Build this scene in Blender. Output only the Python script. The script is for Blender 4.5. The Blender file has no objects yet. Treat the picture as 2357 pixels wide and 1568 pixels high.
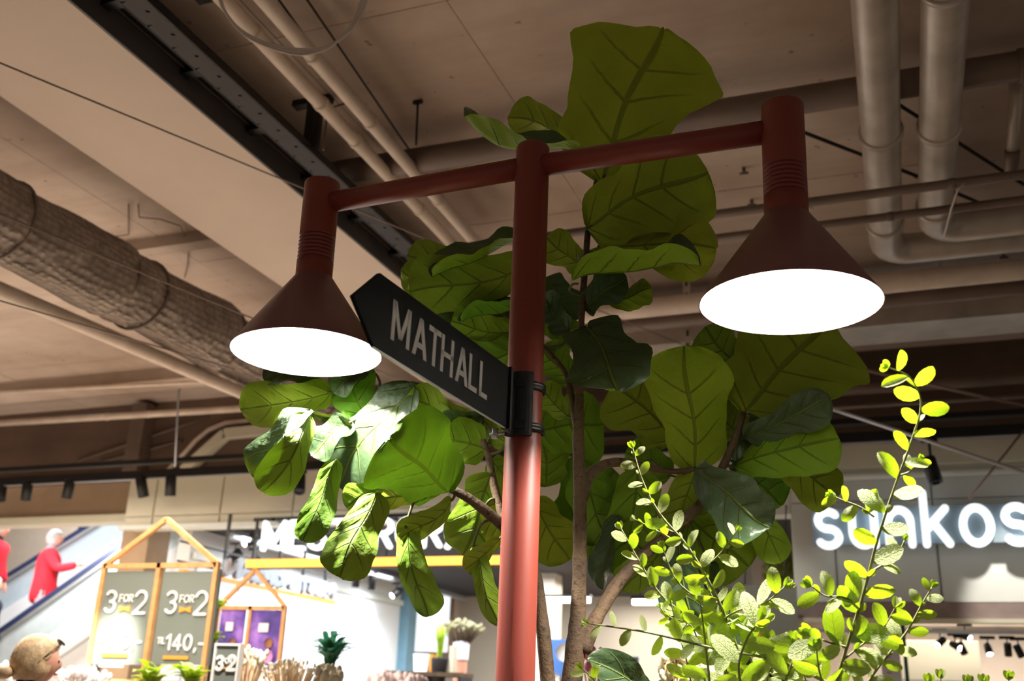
import bpy, bmesh, math, random
import numpy as np
from mathutils import Vector, Matrix

# ------------------------------------------------------------------ camera
W, H, FPX = 2357.0, 1568.0, 2384.0
PITCH, ROLL, YAW, EYE = .3417, .0387, .375, 1.5
scene = bpy.context.scene
col = scene.collection
_F = np.array([0, math.cos(PITCH), math.sin(PITCH)]); _R0 = np.array([1., 0, 0]); _U0 = np.cross(_R0, _F)
_R = _R0*math.cos(ROLL)+_U0*math.sin(ROLL); _U = -_R0*math.sin(ROLL)+_U0*math.cos(ROLL)
_M = np.array([[math.cos(YAW), -math.sin(YAW), 0], [math.sin(YAW), math.cos(YAW), 0], [0, 0, 1]])
CR, CU, CF = _M@_R, _M@_U, _M@_F
CAM = np.array([0, 0, EYE])
cam = bpy.data.cameras.new('camera'); cam_o = bpy.data.objects.new('camera', cam); col.objects.link(cam_o)
cam.sensor_width = 36; cam.lens = 36*FPX/W; cam.clip_start = .05; cam.clip_end = 200
mw = Matrix.Identity(4)
for i in range(3):
    mw[i][0], mw[i][1], mw[i][2], mw[i][3] = CR[i], CU[i], -CF[i], CAM[i]
cam_o.matrix_world = mw
cam.dof.use_dof = True; cam.dof.focus_distance = 2.98; cam.dof.aperture_fstop = 2.9; cam.dof.aperture_blades = 9
scene.camera = cam_o

# ------------------------------------------------------------------ world, exposure, large lights
world = bpy.data.worlds.new('hall_ambience'); scene.world = world; world.use_nodes = True
world.node_tree.nodes['Background'].inputs[0].default_value = (1.0, .86, .74, 1)
world.node_tree.nodes['Background'].inputs[1].default_value = .16
vs = scene.view_settings
vs.view_transform = 'Standard'; vs.look = 'None'; vs.gamma = 1; vs.use_curve_mapping = False; vs.exposure = 0.0
scene.cycles.use_adaptive_sampling = True; scene.cycles.adaptive_threshold = .025
scene.cycles.max_bounces = 7; scene.cycles.diffuse_bounces = 3; scene.cycles.glossy_bounces = 3
scene.cycles.transmission_bounces = 6; scene.cycles.transparent_max_bounces = 8
scene.cycles.sample_clamp_indirect = 4.0; scene.cycles.caustics_reflective = False; scene.cycles.caustics_refractive = False
def area_light(name, loc, size, power, color, target=None, sy=None):
    d = bpy.data.lights.new(name, 'AREA'); d.energy = power; d.color = color; d.size = size
    if sy: d.shape = 'RECTANGLE'; d.size_y = sy
    o = bpy.data.objects.new(name, d); col.objects.link(o); o.location = loc
    if target is not None:
        o.rotation_euler = (Vector(target)-Vector(loc)).to_track_quat('-Z', 'Y').to_euler()
    return o
def spot_light(name, loc, target, power, color, angle=50, blend=.5, radius=.04, parent=None):
    d = bpy.data.lights.new(name, 'SPOT'); d.energy = power; d.color = color; d.spot_size = math.radians(angle)
    d.spot_blend = blend; d.shadow_soft_size = radius
    o = bpy.data.objects.new(name, d); col.objects.link(o); o.location = loc
    o.rotation_euler = (Vector(target)-Vector(loc)).to_track_quat('-Z', 'Y').to_euler()
    if parent: o.parent = parent; o.matrix_parent_inverse = Matrix.Translation(-parent.location)
    return o
WARM = (1, .78, .58); NEUT = (1, .94, .86); COOL = (.86, .93, 1)
# ceiling luminaires of the shops and of the hall (escalator front and market ones are added fill)
area_light('flower_shop_ceiling_light', (-6.2, 12.6, 3.35), 3.0, 330, (.93, .97, 1), (-6.2, 12.6, 0), 4.0)
area_light('back_shop_ceiling_light', (-3.6, 15.5, 3.3), 2.5, 280, NEUT, (-3.6, 15.5, 0), 4.0)
area_light('corner_shop_ceiling_light', (.6, 13.0, 2.85), 2.5, 170, (1, .9, .8), (.6, 13, 0), 3.0)
area_light('escalator_hall_light', (-12.6, 12.6, 6.0), 3.0, 520, COOL, (-12.2, 12.6, 0), 3.0)
area_light('escalator_front_fill', (-11.2, 10.95, 3.45), 3.5, 75, (1, .96, .92), (-11.4, 12.0, 2.0), .3)  # hidden behind the wall band, added to brighten the escalator sides
area_light('market_bounce_fill', (-9.4, 7.2, 3.8), 2.0, 300, (1, .85, .70), (-9.4, 7.2, 0), 3.0)  # added to brighten the far-left ceiling by floor bounce
area_light('flower_stand_light', (-5.5, 5.9, 3.6), 1.6, 215, (1, .88, .76), (-5.5, 5.9, 0), 3.0)

# ------------------------------------------------------------------ pixel helpers (a pixel of the 2357x1568 frame to a place in the hall)
def ray(x, y): return CF+(x-W/2)/FPX*CR-(y-H/2)/FPX*CU
def atd(x, y, d): return CAM+ray(x, y)*d
def atz(x, y, z):
    r = ray(x, y); return CAM+r*(z-EYE)/r[2]
def atY(x, y, Y):
    r = ray(x, y); return CAM+r*Y/r[1]
def atX(x, y, X):
    r = ray(x, y); return CAM+r*X/r[0]
def V(*a): return np.array(a, float)
def unit(a):
    a = np.asarray(a, float); return a/max(1e-12, np.linalg.norm(a))

# ------------------------------------------------------------------ mesh building
class MB:
    def __init__(s): s.v = []; s.f = []; s.sm = []
    def add(s, vs, fs, smooth=False):
        n = len(s.v); s.v += [tuple(map(float, p)) for p in vs]
        s.f += [tuple(i+n for i in f) for f in fs]; s.sm += [smooth]*len(fs) if not isinstance(smooth, list) else smooth
        return s
    def box(s, a, b, bev=0.0):
        x0, x1 = sorted((a[0], b[0])); y0, y1 = sorted((a[1], b[1])); z0, z1 = sorted((a[2], b[2]))
        vs = [(x, y, z) for z in (z0, z1) for x, y in ((x0, y0), (x1, y0), (x1, y1), (x0, y1))]
        return s.add(vs, [(3, 2, 1, 0), (4, 5, 6, 7), (0, 1, 5, 4), (1, 2, 6, 5), (2, 3, 7, 6), (3, 0, 4, 7)])
    def obox(s, o, ax, ay, az):
        """box from corner o with edge vectors"""
        o, ax, ay, az = map(np.asarray, (o, ax, ay, az))
        vs = [o+i*ax+j*ay+k*az for k in (0, 1) for i, j in ((0, 0), (1, 0), (1, 1), (0, 1))]
        return s.add(vs, [(3, 2, 1, 0), (4, 5, 6, 7), (0, 1, 5, 4), (1, 2, 6, 5), (2, 3, 7, 6), (3, 0, 4, 7)])
    def bar(s, p, q, w, t, up=(0, 0, 1)):
        p, q = np.asarray(p, float), np.asarray(q, float); d = unit(q-p); sd = unit(np.cross(d, up)); u = np.cross(sd, d)
        return s.obox(p-sd*w/2-u*t/2, q-p, sd*w, u*t)
    def tube(s, pts, r, n=12, cap=True):
        pts = [np.asarray(p, float) for p in pts]; m = len(pts)
        rs = [r]*m if np.isscalar(r) else list(r)
        t = [unit(pts[min(i+1, m-1)]-pts[max(i-1, 0)]) for i in range(m)]
        a = np.cross(t[0], (0, 0, 1.)); a = unit(a) if np.linalg.norm(a) > 1e-3 else V(1, 0, 0)
        vs = []
        for i in range(m):
            a = unit(a-t[i]*np.dot(a, t[i])); b = np.cross(t[i], a)
            vs += [pts[i]+rs[i]*(math.cos(2*math.pi*k/n)*a+math.sin(2*math.pi*k/n)*b) for k in range(n)]
        fs = [(i*n+k, i*n+(k+1) % n, (i+1)*n+(k+1) % n, (i+1)*n+k) for i in range(m-1) for k in range(n)]
        sm = [True]*len(fs)
        if cap: fs += [tuple(range(n-1, -1, -1)), tuple(range((m-1)*n, m*n))]; sm += [False, False]
        return s.add(vs, fs, sm)
    def lathe(s, prof, o=(0, 0, 0), axis=(0, 0, 1), n=32, smooth=True, close=False):
        """prof: (radius, height) list along axis from o"""
        o = np.asarray(o, float); ax = unit(axis); a = np.cross(ax, (0, 1., .01)); a = unit(a) if np.linalg.norm(a) > 1e-3 else V(1, 0, 0); b = np.cross(ax, a)
        vs = [o+ax*h+r*(math.cos(2*math.pi*k/n)*a+math.sin(2*math.pi*k/n)*b) for r, h in prof for k in range(n)]
        m = len(prof)
        fs = [(i*n+k, i*n+(k+1) % n, (i+1)*n+(k+1) % n, (i+1)*n+k) for i in range(m-1) for k in range(n)]
        sm = [smooth]*len(fs)
        if close: fs += [tuple(range(n-1, -1, -1)), tuple(range((m-1)*n, m*n))]; sm += [False, False]
        return s.add(vs, fs, sm)
    def prism(s, poly, o, rx, up, t, nrm=None):
        """2-D polygon (counter-clockwise seen from the front) in frame o, rx, up; extruded backwards by t"""
        o, rx, up = map(np.asarray, (o, rx, up)); n = unit(np.cross(rx, up)) if nrm is None else np.asarray(nrm)
        k = len(poly); f = [o+x*rx+y*up for x, y in poly]; b = [p-n*t for p in f]
        return s.add(f+b, [tuple(range(k)), tuple(range(2*k-1, k-1, -1))]+[(i, k+i, k+(i+1) % k, (i+1) % k) for i in range(k)])
    def ball(s, c, r, n=10, m=6, sq=(1, 1, 1)):
        c = np.asarray(c, float); vs = [c+V(0, 0, r*sq[2])]
        for i in range(1, m):
            a = math.pi*i/m
            vs += [c+V(r*sq[0]*math.sin(a)*math.cos(2*math.pi*k/n), r*sq[1]*math.sin(a)*math.sin(2*math.pi*k/n), r*sq[2]*math.cos(a)) for k in range(n)]
        vs.append(c-V(0, 0, r*sq[2])); L = len(vs)-1
        fs = [(0, 1+k, 1+(k+1) % n) for k in range(n)]
        for i in range(m-2): fs += [(1+i*n+k, 1+(i+1)*n+k, 1+(i+1)*n+(k+1) % n, 1+i*n+(k+1) % n) for k in range(n)]
        fs += [(1+(m-2)*n+k, L, 1+(m-2)*n+(k+1) % n) for k in range(n)]
        return s.add(vs, fs, True)
    def mesh(s, name):
        me = bpy.data.meshes.new(name); me.from_pydata(s.v, [], s.f)
        me.polygons.foreach_set('use_smooth', s.sm); me.update(); return me
    def build(s, name, m, parent=None):
        return link(name, s.mesh(name), m, parent)
def link(name, me, m, parent=None):
    o = bpy.data.objects.new(name, me); col.objects.link(o)
    if m is not None and not me.materials: me.materials.append(m)
    if parent is not None: par(o, parent)
    return o
def par(o, p):
    q = p; loc = Vector((0, 0, 0))
    while q is not None: loc = loc+q.location; q = q.parent if q.parent and q.parent.type == 'EMPTY' else None
    o.parent = p
    if p.type == 'EMPTY': o.matrix_parent_inverse = Matrix.Translation(-p.location)
def thing(name, label, cat, loc=(0, 0, 0), group=None):
    o = bpy.data.objects.new(name, None); col.objects.link(o); o.location = [float(c) for c in loc]; o.empty_display_size = .1
    return tag(o, label, cat, group)
def tag(o, label, cat, group=None):
    o['label'] = label; o['category'] = cat
    if group: o['group'] = group
    return o
def struct(o, label=None):
    o['kind'] = 'structure'
    if label: o['label'] = label
    return o

# ------------------------------------------------------------------ materials
def sr(r, g, b):
    f = lambda c: (c/255/12.92) if c/255 <= .04045 else ((c/255+.055)/1.055)**2.4
    return (f(r), f(g), f(b), 1)
class NT:
    def __init__(s, name):
        s.m = bpy.data.materials.new(name); s.m.use_nodes = True; s.t = s.m.node_tree; s.n = s.t.nodes; s.p = s.n['Principled BSDF']; s.out = s.n['Material Output']
    def node(s, ty, **kw):
        n = s.n.new(ty)
        for k, v in kw.items():
            if k.startswith('i_'): n.inputs[k[2:].replace('_', ' ')].default_value = v
            else: setattr(n, k, v)
        return n
    def link(s, a, b): s.t.links.new(a, b)
    def math(s, op, a, b=None, c=None):
        n = s.n.new('ShaderNodeMath'); n.operation = op
        for i, x in enumerate((a, b, c)):
            if x is None: continue
            if hasattr(x, 'is_linked') or hasattr(x, 'links'): s.link(x, n.inputs[i])
            else: n.inputs[i].default_value = x
        return n.outputs[0]
    def mix(s, f, a, b):
        n = s.n.new('ShaderNodeMix'); n.data_type = 'RGBA'
        for i, x in ((0, f), (6, a), (7, b)):
            if hasattr(x, 'links'): s.link(x, n.inputs[i])
            else: n.inputs[i].default_value = x
        return n.outputs[2]
    def ramp(s, fac, stops):
        n = s.n.new('ShaderNodeValToRGB'); e = n.color_ramp.elements
        while len(e) < len(stops): e.new(.5)
        for el, (p, c) in zip(e, stops): el.position = p; el.color = c if len(c) == 4 else (*c, 1)
        s.link(fac, n.inputs[0]); return n.outputs[0]
    def noise(s, scale, detail=3, rough=.55, coord='Object', vec=None):
        n = s.n.new('ShaderNodeTexNoise'); n.inputs['Scale'].default_value = scale; n.inputs['Detail'].default_value = detail; n.inputs['Roughness'].default_value = rough
        s.link(vec if vec is not None else s.coord(coord), n.inputs['Vector']); return n.outputs[0]
    def coord(s, which='Object'):
        if not hasattr(s, '_tc'): s._tc = s.n.new('ShaderNodeTexCoord')
        return s._tc.outputs[which]
    def bump(s, h, strength=.3, dist=.01):
        b = s.n.new('ShaderNodeBump'); b.inputs['Strength'].default_value = strength; b.inputs['Distance'].default_value = dist
        s.link(h, b.inputs['Height']); s.link(b.outputs[0], s.p.inputs['Normal'])
def mat(name, c, rough=.6, metal=0, var=.12, scale=8, bump=0, bscale=60, emit=None, es=1.0, spec=.5):
    """plain procedural material: base colour broken up by noise, optional fine bump"""
    t = NT(name); p = t.p; p.inputs['Roughness'].default_value = rough; p.inputs['Metallic'].default_value = metal; p.inputs['Specular IOR Level'].default_value = spec
    c = c if len(c) == 4 else (*c, 1)
    if var:
        lo = tuple(x*(1-var) for x in c[:3])+(1,); hi = tuple(min(1, x*(1+var)) for x in c[:3])+(1,)
        t.link(t.ramp(t.noise(scale), [(.3, lo), (.7, hi)]), p.inputs['Base Color'])
    else: p.inputs['Base Color'].default_value = c
    if bump: t.bump(t.noise(bscale, 2), bump, .004)
    if emit: p.inputs['Emission Color'].default_value = (*emit[:3], 1); p.inputs['Emission Strength'].default_value = es
    return t.m
def concrete(name, base, dark, spot=True):
    t = NT(name); p = t.p; p.inputs['Roughness'].default_value = .85; p.inputs['Specular IOR Level'].default_value = .25
    g = t.coord('Object')
    a = t.ramp(t.noise(.55, 5, .6), [(.3, dark), (.68, base)])
    vv = t.n.new('ShaderNodeMapping'); vv.inputs['Scale'].default_value = (.6, 5, 5); t.link(g, vv.inputs[0])
    st = t.noise(1.3, 4, .6, vec=vv.outputs[0])
    c = t.mix(t.math('MULTIPLY', t.ramp(st, [(.45, (0, 0, 0)), (.75, (1, 1, 1))]), .35), a, dark)
    if spot:
        sp = t.noise(9, 2); m = t.ramp(sp, [(.69, (0, 0, 0)), (.74, (1, 1, 1))])
        c = t.mix(t.math('MULTIPLY', m, .6), c, tuple(x*.35 for x in dark[:3])+(1,))
    t.link(c, p.inputs['Base Color']); t.bump(t.noise(14, 5, .65), .35, .01); return t.m
M = {}
M['slab'] = concrete('ceiling_concrete', sr(216, 198, 182), sr(166, 144, 128))
M['bulk'] = concrete('bulkhead_paint', sr(126, 104, 90), sr(98, 80, 70), False)
M['beam'] = mat('cream_beam_paint', sr(230, 212, 196), .7, var=.05, scale=1.2)
M['beamside'] = mat('dark_grey_fascia', sr(86, 82, 82), .55, var=.08)
M['steel'] = mat('dark_perforated_steel', sr(42, 37, 35), .55, .3, .15)
M['black'] = mat('black_metal', sr(16, 15, 16), .42, .2, .1)
M['ppipe'] = mat('beige_painted_pipe', sr(226, 208, 190), .5, 0, .12, 5, .1, 40)
M['gpipe'] = mat('grey_satin_pipe', sr(190, 180, 168), .38, .3, .18, 4, .1, 30)
M['dpipe'] = mat('dark_brown_pipe', sr(116, 98, 86), .5, 0, .15, 4)
M['wire'] = mat('steel_wire', sr(150, 132, 122), .4, .5, .05)
M['cable'] = mat('white_cable', sr(214, 200, 190), .5, 0, .05)
M['cream'] = mat('cream_shop_panel', sr(226, 220, 196), .55, 0, .04, 2)
M['pale'] = mat('pale_shop_panel', sr(224, 228, 220), .45, 0, .04, 2)
M['tan'] = mat('tan_plaster', sr(178, 152, 124), .8, 0, .1, 2, .1, 30)
M['floor'] = mat('stone_floor', sr(136, 124, 112), .4, 0, .1, 3)
M['white'] = mat('white_wall_paint', sr(232, 234, 236), .6, 0, .03, 1)
M['beige'] = mat('beige_wall_paint', sr(196, 186, 170), .7, 0, .05, 1)
M['charcoal'] = mat('charcoal_ceiling_paint', sr(44, 40, 42), .8, 0, .1, 1)
M['wood'] = mat('light_pine_wood', sr(214, 156, 98), .55, 0, .16, 14, .1, 50)
M['board'] = mat('grey_green_print', sr(122, 128, 118), .5, 0, .03, 1)
M['print_white'] = mat('white_print', sr(238, 234, 228), .6, 0, .02)
M['print_orange'] = mat('orange_print', sr(236, 160, 60), .6, 0, .02)
M['alu'] = mat('brushed_aluminium', sr(196, 200, 206), .35, .7, .06)
M['glassblue'] = mat('blue_tinted_panel', sr(120, 160, 180), .25, 0, .06)
M['navy'] = mat('navy_cloth', sr(24, 28, 44), .85, 0, .2, 10)
M['red'] = mat('red_wool', sr(206, 24, 44), .85, 0, .12, 12)
M['hairgrey'] = mat('grey_hair', sr(176, 172, 172), .7, 0, .25, 30, .3, 90)
M['hairblond'] = mat('blond_hair', sr(212, 180, 138), .55, 0, .3, 30, .6, 90)
M['skin'] = mat('skin', sr(222, 160, 134), .55, 0, .08, 9)
M['mauve'] = mat('mauve_knit', sr(178, 156, 166), .85, 0, .12, 30)
M['terra'] = mat('terracotta', sr(172, 116, 92), .8, 0, .15, 12)
M['paper'] = mat('paper', sr(226, 220, 226), .7, 0, .03)
def lacquer(name, c):
    t = NT(name); p = t.p; p.inputs['Roughness'].default_value = .42; p.inputs['Specular IOR Level'].default_value = .5
    n = t.noise(900, 2); t.link(t.ramp(n, [(.3, tuple(x*.8 for x in c[:3])), (.75, tuple(min(1, x*1.25) for x in c[:3]))]), p.inputs['Base Color'])
    t.bump(n, .12, .0008); return t.m
M['lacquer'] = lacquer('rust_red_powder_coat', sr(138, 61, 49))
M['cone'] = lacquer('dusty_oxblood_powder_coat', sr(138, 92, 92))
def emis(name, c, s):
    t = NT(name); t.p.inputs['Base Color'].default_value = (*c[:3], 1); t.p.inputs['Emission Color'].default_value = (*c[:3], 1); t.p.inputs['Emission Strength'].default_value = s
    n = t.noise(3, 1); t.link(t.math('MULTIPLY_ADD', n, s*.05, s*.97), t.p.inputs['Emission Strength']); return t.m
M['lampwhite'] = mat('white_reflector', sr(245, 244, 240), .6, 0, .01)
M['bulb'] = emis('lamp_diffuser_glow', (1, .95, .88), 30)
M['letter_glow'] = emis('white_letter_glow', (.88, .95, 1), 1.3)
M['orange_glow'] = emis('amber_strip_glow', (1, .42, .06), 2.4)
M['lens_glow'] = emis('spot_lens_glow', (1, .95, .9), 9)
M['tube_glow'] = emis('linear_light_glow', (1, .9, .74), 7)
M['window_pot_glow'] = emis('window_and_pot_glow', (.86, .92, 1), 1.15)
def leaf_mat(name, top, und_a, und_b, trans_a, trans_b, tf, rough_top=.38, nv=4.6, vein=.45, sheen=0):
    t = NT(name); p = t.p
    uv = t.coord('UV'); sp = t.n.new('ShaderNodeSeparateXYZ'); t.link(uv, sp.inputs[0]); u = sp.outputs[0]
    v = t.math('MULTIPLY', t.math('ABSOLUTE', t.math('SUBTRACT', sp.outputs[1], .5)), 2.0)
    mid = t.ramp(v, [(.0, (1, 1, 1)), (.026, (.9, .9, .9)), (.055, (0, 0, 0))])
    x = t.math('MULTIPLY', t.math('SUBTRACT', u, t.math('MULTIPLY', t.math('POWER', v, 1.25), .27)), nv)
    pp = t.math('PINGPONG', x, .5)
    side = t.math('MULTIPLY', t.ramp(pp, [(0, (1, 1, 1)), (.02, (.8, .8, .8)), (.055, (0, 0, 0))]), t.ramp(v, [(.0, (1, 1, 1)), (.55, (.7, .7, .7)), (.85, (0, 0, 0))]))
    side = t.math('MULTIPLY', side, t.ramp(u, [(.8, (1, 1, 1)), (.9, (0, 0, 0))])); vm = t.math('MAXIMUM', mid, side)
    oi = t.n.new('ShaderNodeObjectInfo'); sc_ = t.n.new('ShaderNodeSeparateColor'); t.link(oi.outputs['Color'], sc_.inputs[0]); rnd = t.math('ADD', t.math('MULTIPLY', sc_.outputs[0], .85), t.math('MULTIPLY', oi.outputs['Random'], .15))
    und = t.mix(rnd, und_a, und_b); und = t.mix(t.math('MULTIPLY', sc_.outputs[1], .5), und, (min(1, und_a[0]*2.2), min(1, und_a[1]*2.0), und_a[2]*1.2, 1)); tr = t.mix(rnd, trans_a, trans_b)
    mott = t.noise(7, 4, .6)
    und = t.mix(t.math('MULTIPLY', mott, .5), und, tuple(c*.55 for c in und_a[:3])+(1,))
    geo = t.n.new('ShaderNodeNewGeometry').outputs['Backfacing']
    topc = t.mix(t.math('MULTIPLY', mott, .6), top, tuple(c*.6 for c in top[:3])+(1,))
    topc = t.mix(t.math('MULTIPLY', vm, .35), topc, und_a)
    und = t.mix(t.math('MULTIPLY', vm, 1-vein), und, tuple(c*.25 for c in und_a[:3])+(1,))
    t.link(t.mix(geo, topc, und), p.inputs['Base Color'])
    t.link(t.math('MULTIPLY_ADD', geo, .25, rough_top), p.inputs['Roughness'])
    p.inputs['Specular IOR Level'].default_value = .4
    t.bump(t.math('ADD', vm, t.math('MULTIPLY', t.noise(22, 3), .9)), .8, .008)
    tb = t.n.new('ShaderNodeBsdfTranslucent'); t.link(t.mix(t.math('MULTIPLY', vm, .6), tr, tuple(c*.3 for c in trans_a[:3])+(1,)), tb.inputs[0])
    ms = t.n.new('ShaderNodeMixShader'); ms.inputs[0].default_value = tf
    t.link(p.outputs[0], ms.inputs[1]); t.link(tb.outputs[0], ms.inputs[2]); t.link(ms.outputs[0], t.out.inputs[0]); return t.m
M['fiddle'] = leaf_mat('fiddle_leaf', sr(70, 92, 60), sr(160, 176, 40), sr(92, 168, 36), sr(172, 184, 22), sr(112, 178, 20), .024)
M['small'] = leaf_mat('small_oval_leaf', sr(214, 226, 160), sr(170, 190, 70), sr(138, 170, 64), sr(196, 214, 24), sr(160, 196, 24), .5, .5, 5.5, .85)
M['bark'] = None
t = NT('mottled_bark'); g = t.noise(60, 4, .7); h = t.noise(9, 3)
cb = t.ramp(h, [(.3, sr(70, 54, 38)), (.7, sr(106, 84, 60))]); t.link(t.mix(t.ramp(g, [(.55, (0, 0, 0)), (.66, (1, 1, 1))]), cb, sr(46, 34, 26)), t.p.inputs['Base Color'])
t.p.inputs['Roughness'].default_value = .8; t.bump(g, .8, .006); M['bark'] = t.m
M['stalk'] = mat('leaf_stalk', sr(84, 88, 48), .7, 0, .2, 30)
M['signblack'] = mat('satin_black_panel', sr(8, 8, 8), .7, 0, .05, 4, spec=.08)
M['signwhite'] = mat('reflective_white_film', sr(252, 252, 255), .5, 0, .01)
M['twig'] = mat('green_twig', sr(128, 130, 84), .6, 0, .2, 30)
M['teal'] = leaf_mat('glossy_shop_leaf', sr(70, 140, 120), sr(90, 156, 130), sr(80, 150, 140), sr(90, 170, 90), sr(60, 150, 120), .3)
t = NT('wrapped_insulation'); p = t.p; p.inputs['Roughness'].default_value = .85
vo = t.n.new('ShaderNodeTexVoronoi'); vo.feature = 'SMOOTH_F1'; mp = t.n.new('ShaderNodeMapping'); mp.inputs['Scale'].default_value = (1, .75, 1.0)
t.link(t.coord('Object'), mp.inputs[0]); t.link(mp.outputs[0], vo.inputs['Vector']); vo.inputs['Scale'].default_value = 22; vo.inputs['Randomness'].default_value = .35
cell = t.ramp(vo.outputs['Distance'], [(.1, (1, 1, 1)), (.55, (0, 0, 0))]); big = t.noise(4, 4)
t.link(t.mix(t.math('MULTIPLY_ADD', cell, .55, .4), sr(96, 84, 76), t.ramp(big, [(.3, sr(160, 146, 134)), (.7, sr(204, 188, 174))])), p.inputs['Base Color'])
t.bump(t.math('ADD', cell, t.math('MULTIPLY', big, .6)), 1.0, .03); M['wrap'] = t.m

# ------------------------------------------------------------------ stroke lettering
def arc(cx, cy, rx, ry, a0, a1, n=14): return [(cx+rx*math.cos(math.radians(a0+(a1-a0)*i/n)), cy+ry*math.sin(math.radians(a0+(a1-a0)*i/n))) for i in range(n+1)]
FONT = {
 'M': (.86, [[(0, 0), (0, 1), (.43, .28), (.86, 1), (.86, 0)]]), 'E': (.56, [[(.56, 1), (0, 1), (0, 0), (.56, 0)], [(0, .5), (.5, .5)]]),
 'S': (.6, [arc(.3, .745, .3, .255, 35, 270)+arc(.3, .245, .3, .245, 90, -150)[1:]]), 'T': (.64, [[(0, 1), (.64, 1)], [(.32, 1), (.32, 0)]]),
 'R': (.62, [[(0, 0), (0, 1), (.3, 1)]+arc(.33, .74, .29, .26, 90, -90)+[(0, .48)], [(.3, .48), (.62, 0)]]),
 'G': (.74, [arc(.4, .5, .4, .5, 48, 330)+[(.74, .45), (.45, .45)]]), 'O': (.8, [arc(.4, .5, .4, .5, 0, 360, 24)]),
 'Ø': (.8, [arc(.4, .5, .4, .5, 0, 360, 24), [(.02, -.06), (.78, 1.06)]]), 'N': (.7, [[(0, 0), (0, 1), (.7, 0), (.7, 1)]]),
 'F': (.54, [[(.54, 1), (0, 1), (0, 0)], [(0, .52), (.48, .52)]]), 'I': (.0, [[(0, 0), (0, 1)]]), 'L': (.5, [[(0, 1), (0, 0), (.5, 0)]]),
 '1': (.3, [[(0, .78), (.3, 1), (.3, 0)]]), '2': (.6, [arc(.3, .7, .3, .3, 160, -35)+[(0, 0), (.6, 0)]]),
 '3': (.58, [arc(.28, .75, .28, .25, 150, -90, 12)+arc(.28, .26, .3, .26, 90, -150, 12)[1:]]), '4': (.64, [[(.48, 0), (.48, 1), (0, .28), (.64, .28)]]),
 '0': (.64, [arc(.32, .5, .32, .5, 0, 360, 24)]), ',': (.05, [[(.06, .06), (0, -.14)]]), '-': (.36, [[(0, .42), (.36, .42)]]),
 '%': (.8, [arc(.18, .78, .18, .2, 0, 360, 16), arc(.64, .22, .18, .2, 0, 360, 16), [(.12, 0), (.7, 1)]]),
 's': (.5, [arc(.25, .525, .24, .175, 40, 270)+arc(.25, .175, .25, .175, 90, -145)[1:]]), 'u': (.52, [[(0, .7), (0, .27)]+arc(.26, .26, .26, .26, 180, 360)+[(.52, .7)], [(.52, .7), (.52, 0)]]),
 'n': (.52, [[(0, 0), (0, .7)], [(0, .4)]+arc(.26, .44, .26, .26, 180, 0)+[(.52, 0)]]), 'k': (.52, [[(0, 0), (0, 1.02)], [(.48, .7), (.03, .3)], [(.18, .44), (.52, 0)]]),
 'o': (.6, [arc(.3, .35, .3, .35, 0, 360, 24)]), 't': (.4, [[(.14, .95), (.14, .2)]+arc(.32, .2, .18, .2, 180, 290), [(0, .7), (.36, .7)]]),
}
def glyph_mesh(ch, o, rx, up, h, wgt, t, round_=True, wx=1.0):
    b = MB(); n = unit(np.cross(rx, up)); k = 0
    for st in FONT[ch][1]:
        pts = [(x*h*wx, y*h) for x, y in st]
        for i in range(len(pts)-1):
            (x0, y0), (x1, y1) = pts[i], pts[i+1]; L = math.hypot(x1-x0, y1-y0)
            if L < 1e-6: continue
            dx, dy = (x1-x0)/L*wgt/2, (y1-y0)/L*wgt/2
            b.prism([(x0+dy, y0-dx), (x1+dy, y1-dx), (x1-dy, y1+dx), (x0-dy, y0+dx)], o+n*k*6e-5, rx, up, t); k += 1
        if round_:
            for x, y in pts: b.prism([(x+wgt/2*math.cos(a*math.pi/5), y+wgt/2*math.sin(a*math.pi/5)) for a in range(10)], o+n*k*6e-5, rx, up, t); k += 1
    return b
def text(s, o, rx, up, h, wgt, t, m, parent, gap=.22, wx=1.0, name='letter', width=None, round_=True):
    """line of letters starting at o (baseline left); each letter a part; scaled to width if given"""
    o, rx, up = np.asarray(o, float), unit(rx), unit(up)
    tot = sum(FONT[c][0]*wx*h if c != ' ' else .4*h for c in s)+gap*h*(len(s)-1)
    f = 1.0
    if width: f = (width-gap*h*(len(s)-1))/(tot-gap*h*(len(s)-1)); wx *= f
    x = 0
    for c in s:
        if c == ' ': x += .4*h+gap*h; continue
        glyph_mesh(c, o+rx*x, rx, up, h, wgt, t, round_, wx).build(name, m, parent); x += FONT[c][0]*wx*h+gap*h

# ------------------------------------------------------------------ the hall
S = struct
S(MB().box((-18, -5, -.2), (8, 24, 0)).build('floor', M['floor']), 'beige stone floor of the shopping hall')
S(MB().box((-18, 2.5, -.19), (-5.3, 10.3, .004)).build('floor_bounce', mat('pale_bounce_floor', sr(232, 224, 214), .5, 0, .05, 2)), 'pale floor zone added to bounce light up to the ceiling')  # unseen pale zone added to throw light onto the left ceiling
ceil_o = S(MB().box((-16, -4, 5.03), (7, 10.2, 5.25)).build('ceiling', M['slab']), 'stained raw concrete ceiling slab')
xs = [-16, -12.6, -9.9, -7.7, -5.5, -3.1, -2.05, .4, 2.7, 7]; ys = [-4, -1.2, 1.6, 4.08, 6.6, 8.6, 10.2]
rng = random.Random(4)
for i in range(len(xs)-1):
    for j in range(len(ys)-1):
        g = .0022; dz = rng.uniform(-.004, .004)
        MB().box((xs[i]+g, ys[j]+g, 5.0+dz), (xs[i+1]-g, ys[j+1]-g, 5.04)).build('panel', M['slab'], ceil_o)
wb = S(MB().box((-18, 10.2, 4.02), (7, 10.35, 5.3)).build('wall_back', M['bulk']), 'dark brown bulkhead above the shop fronts')
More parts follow.
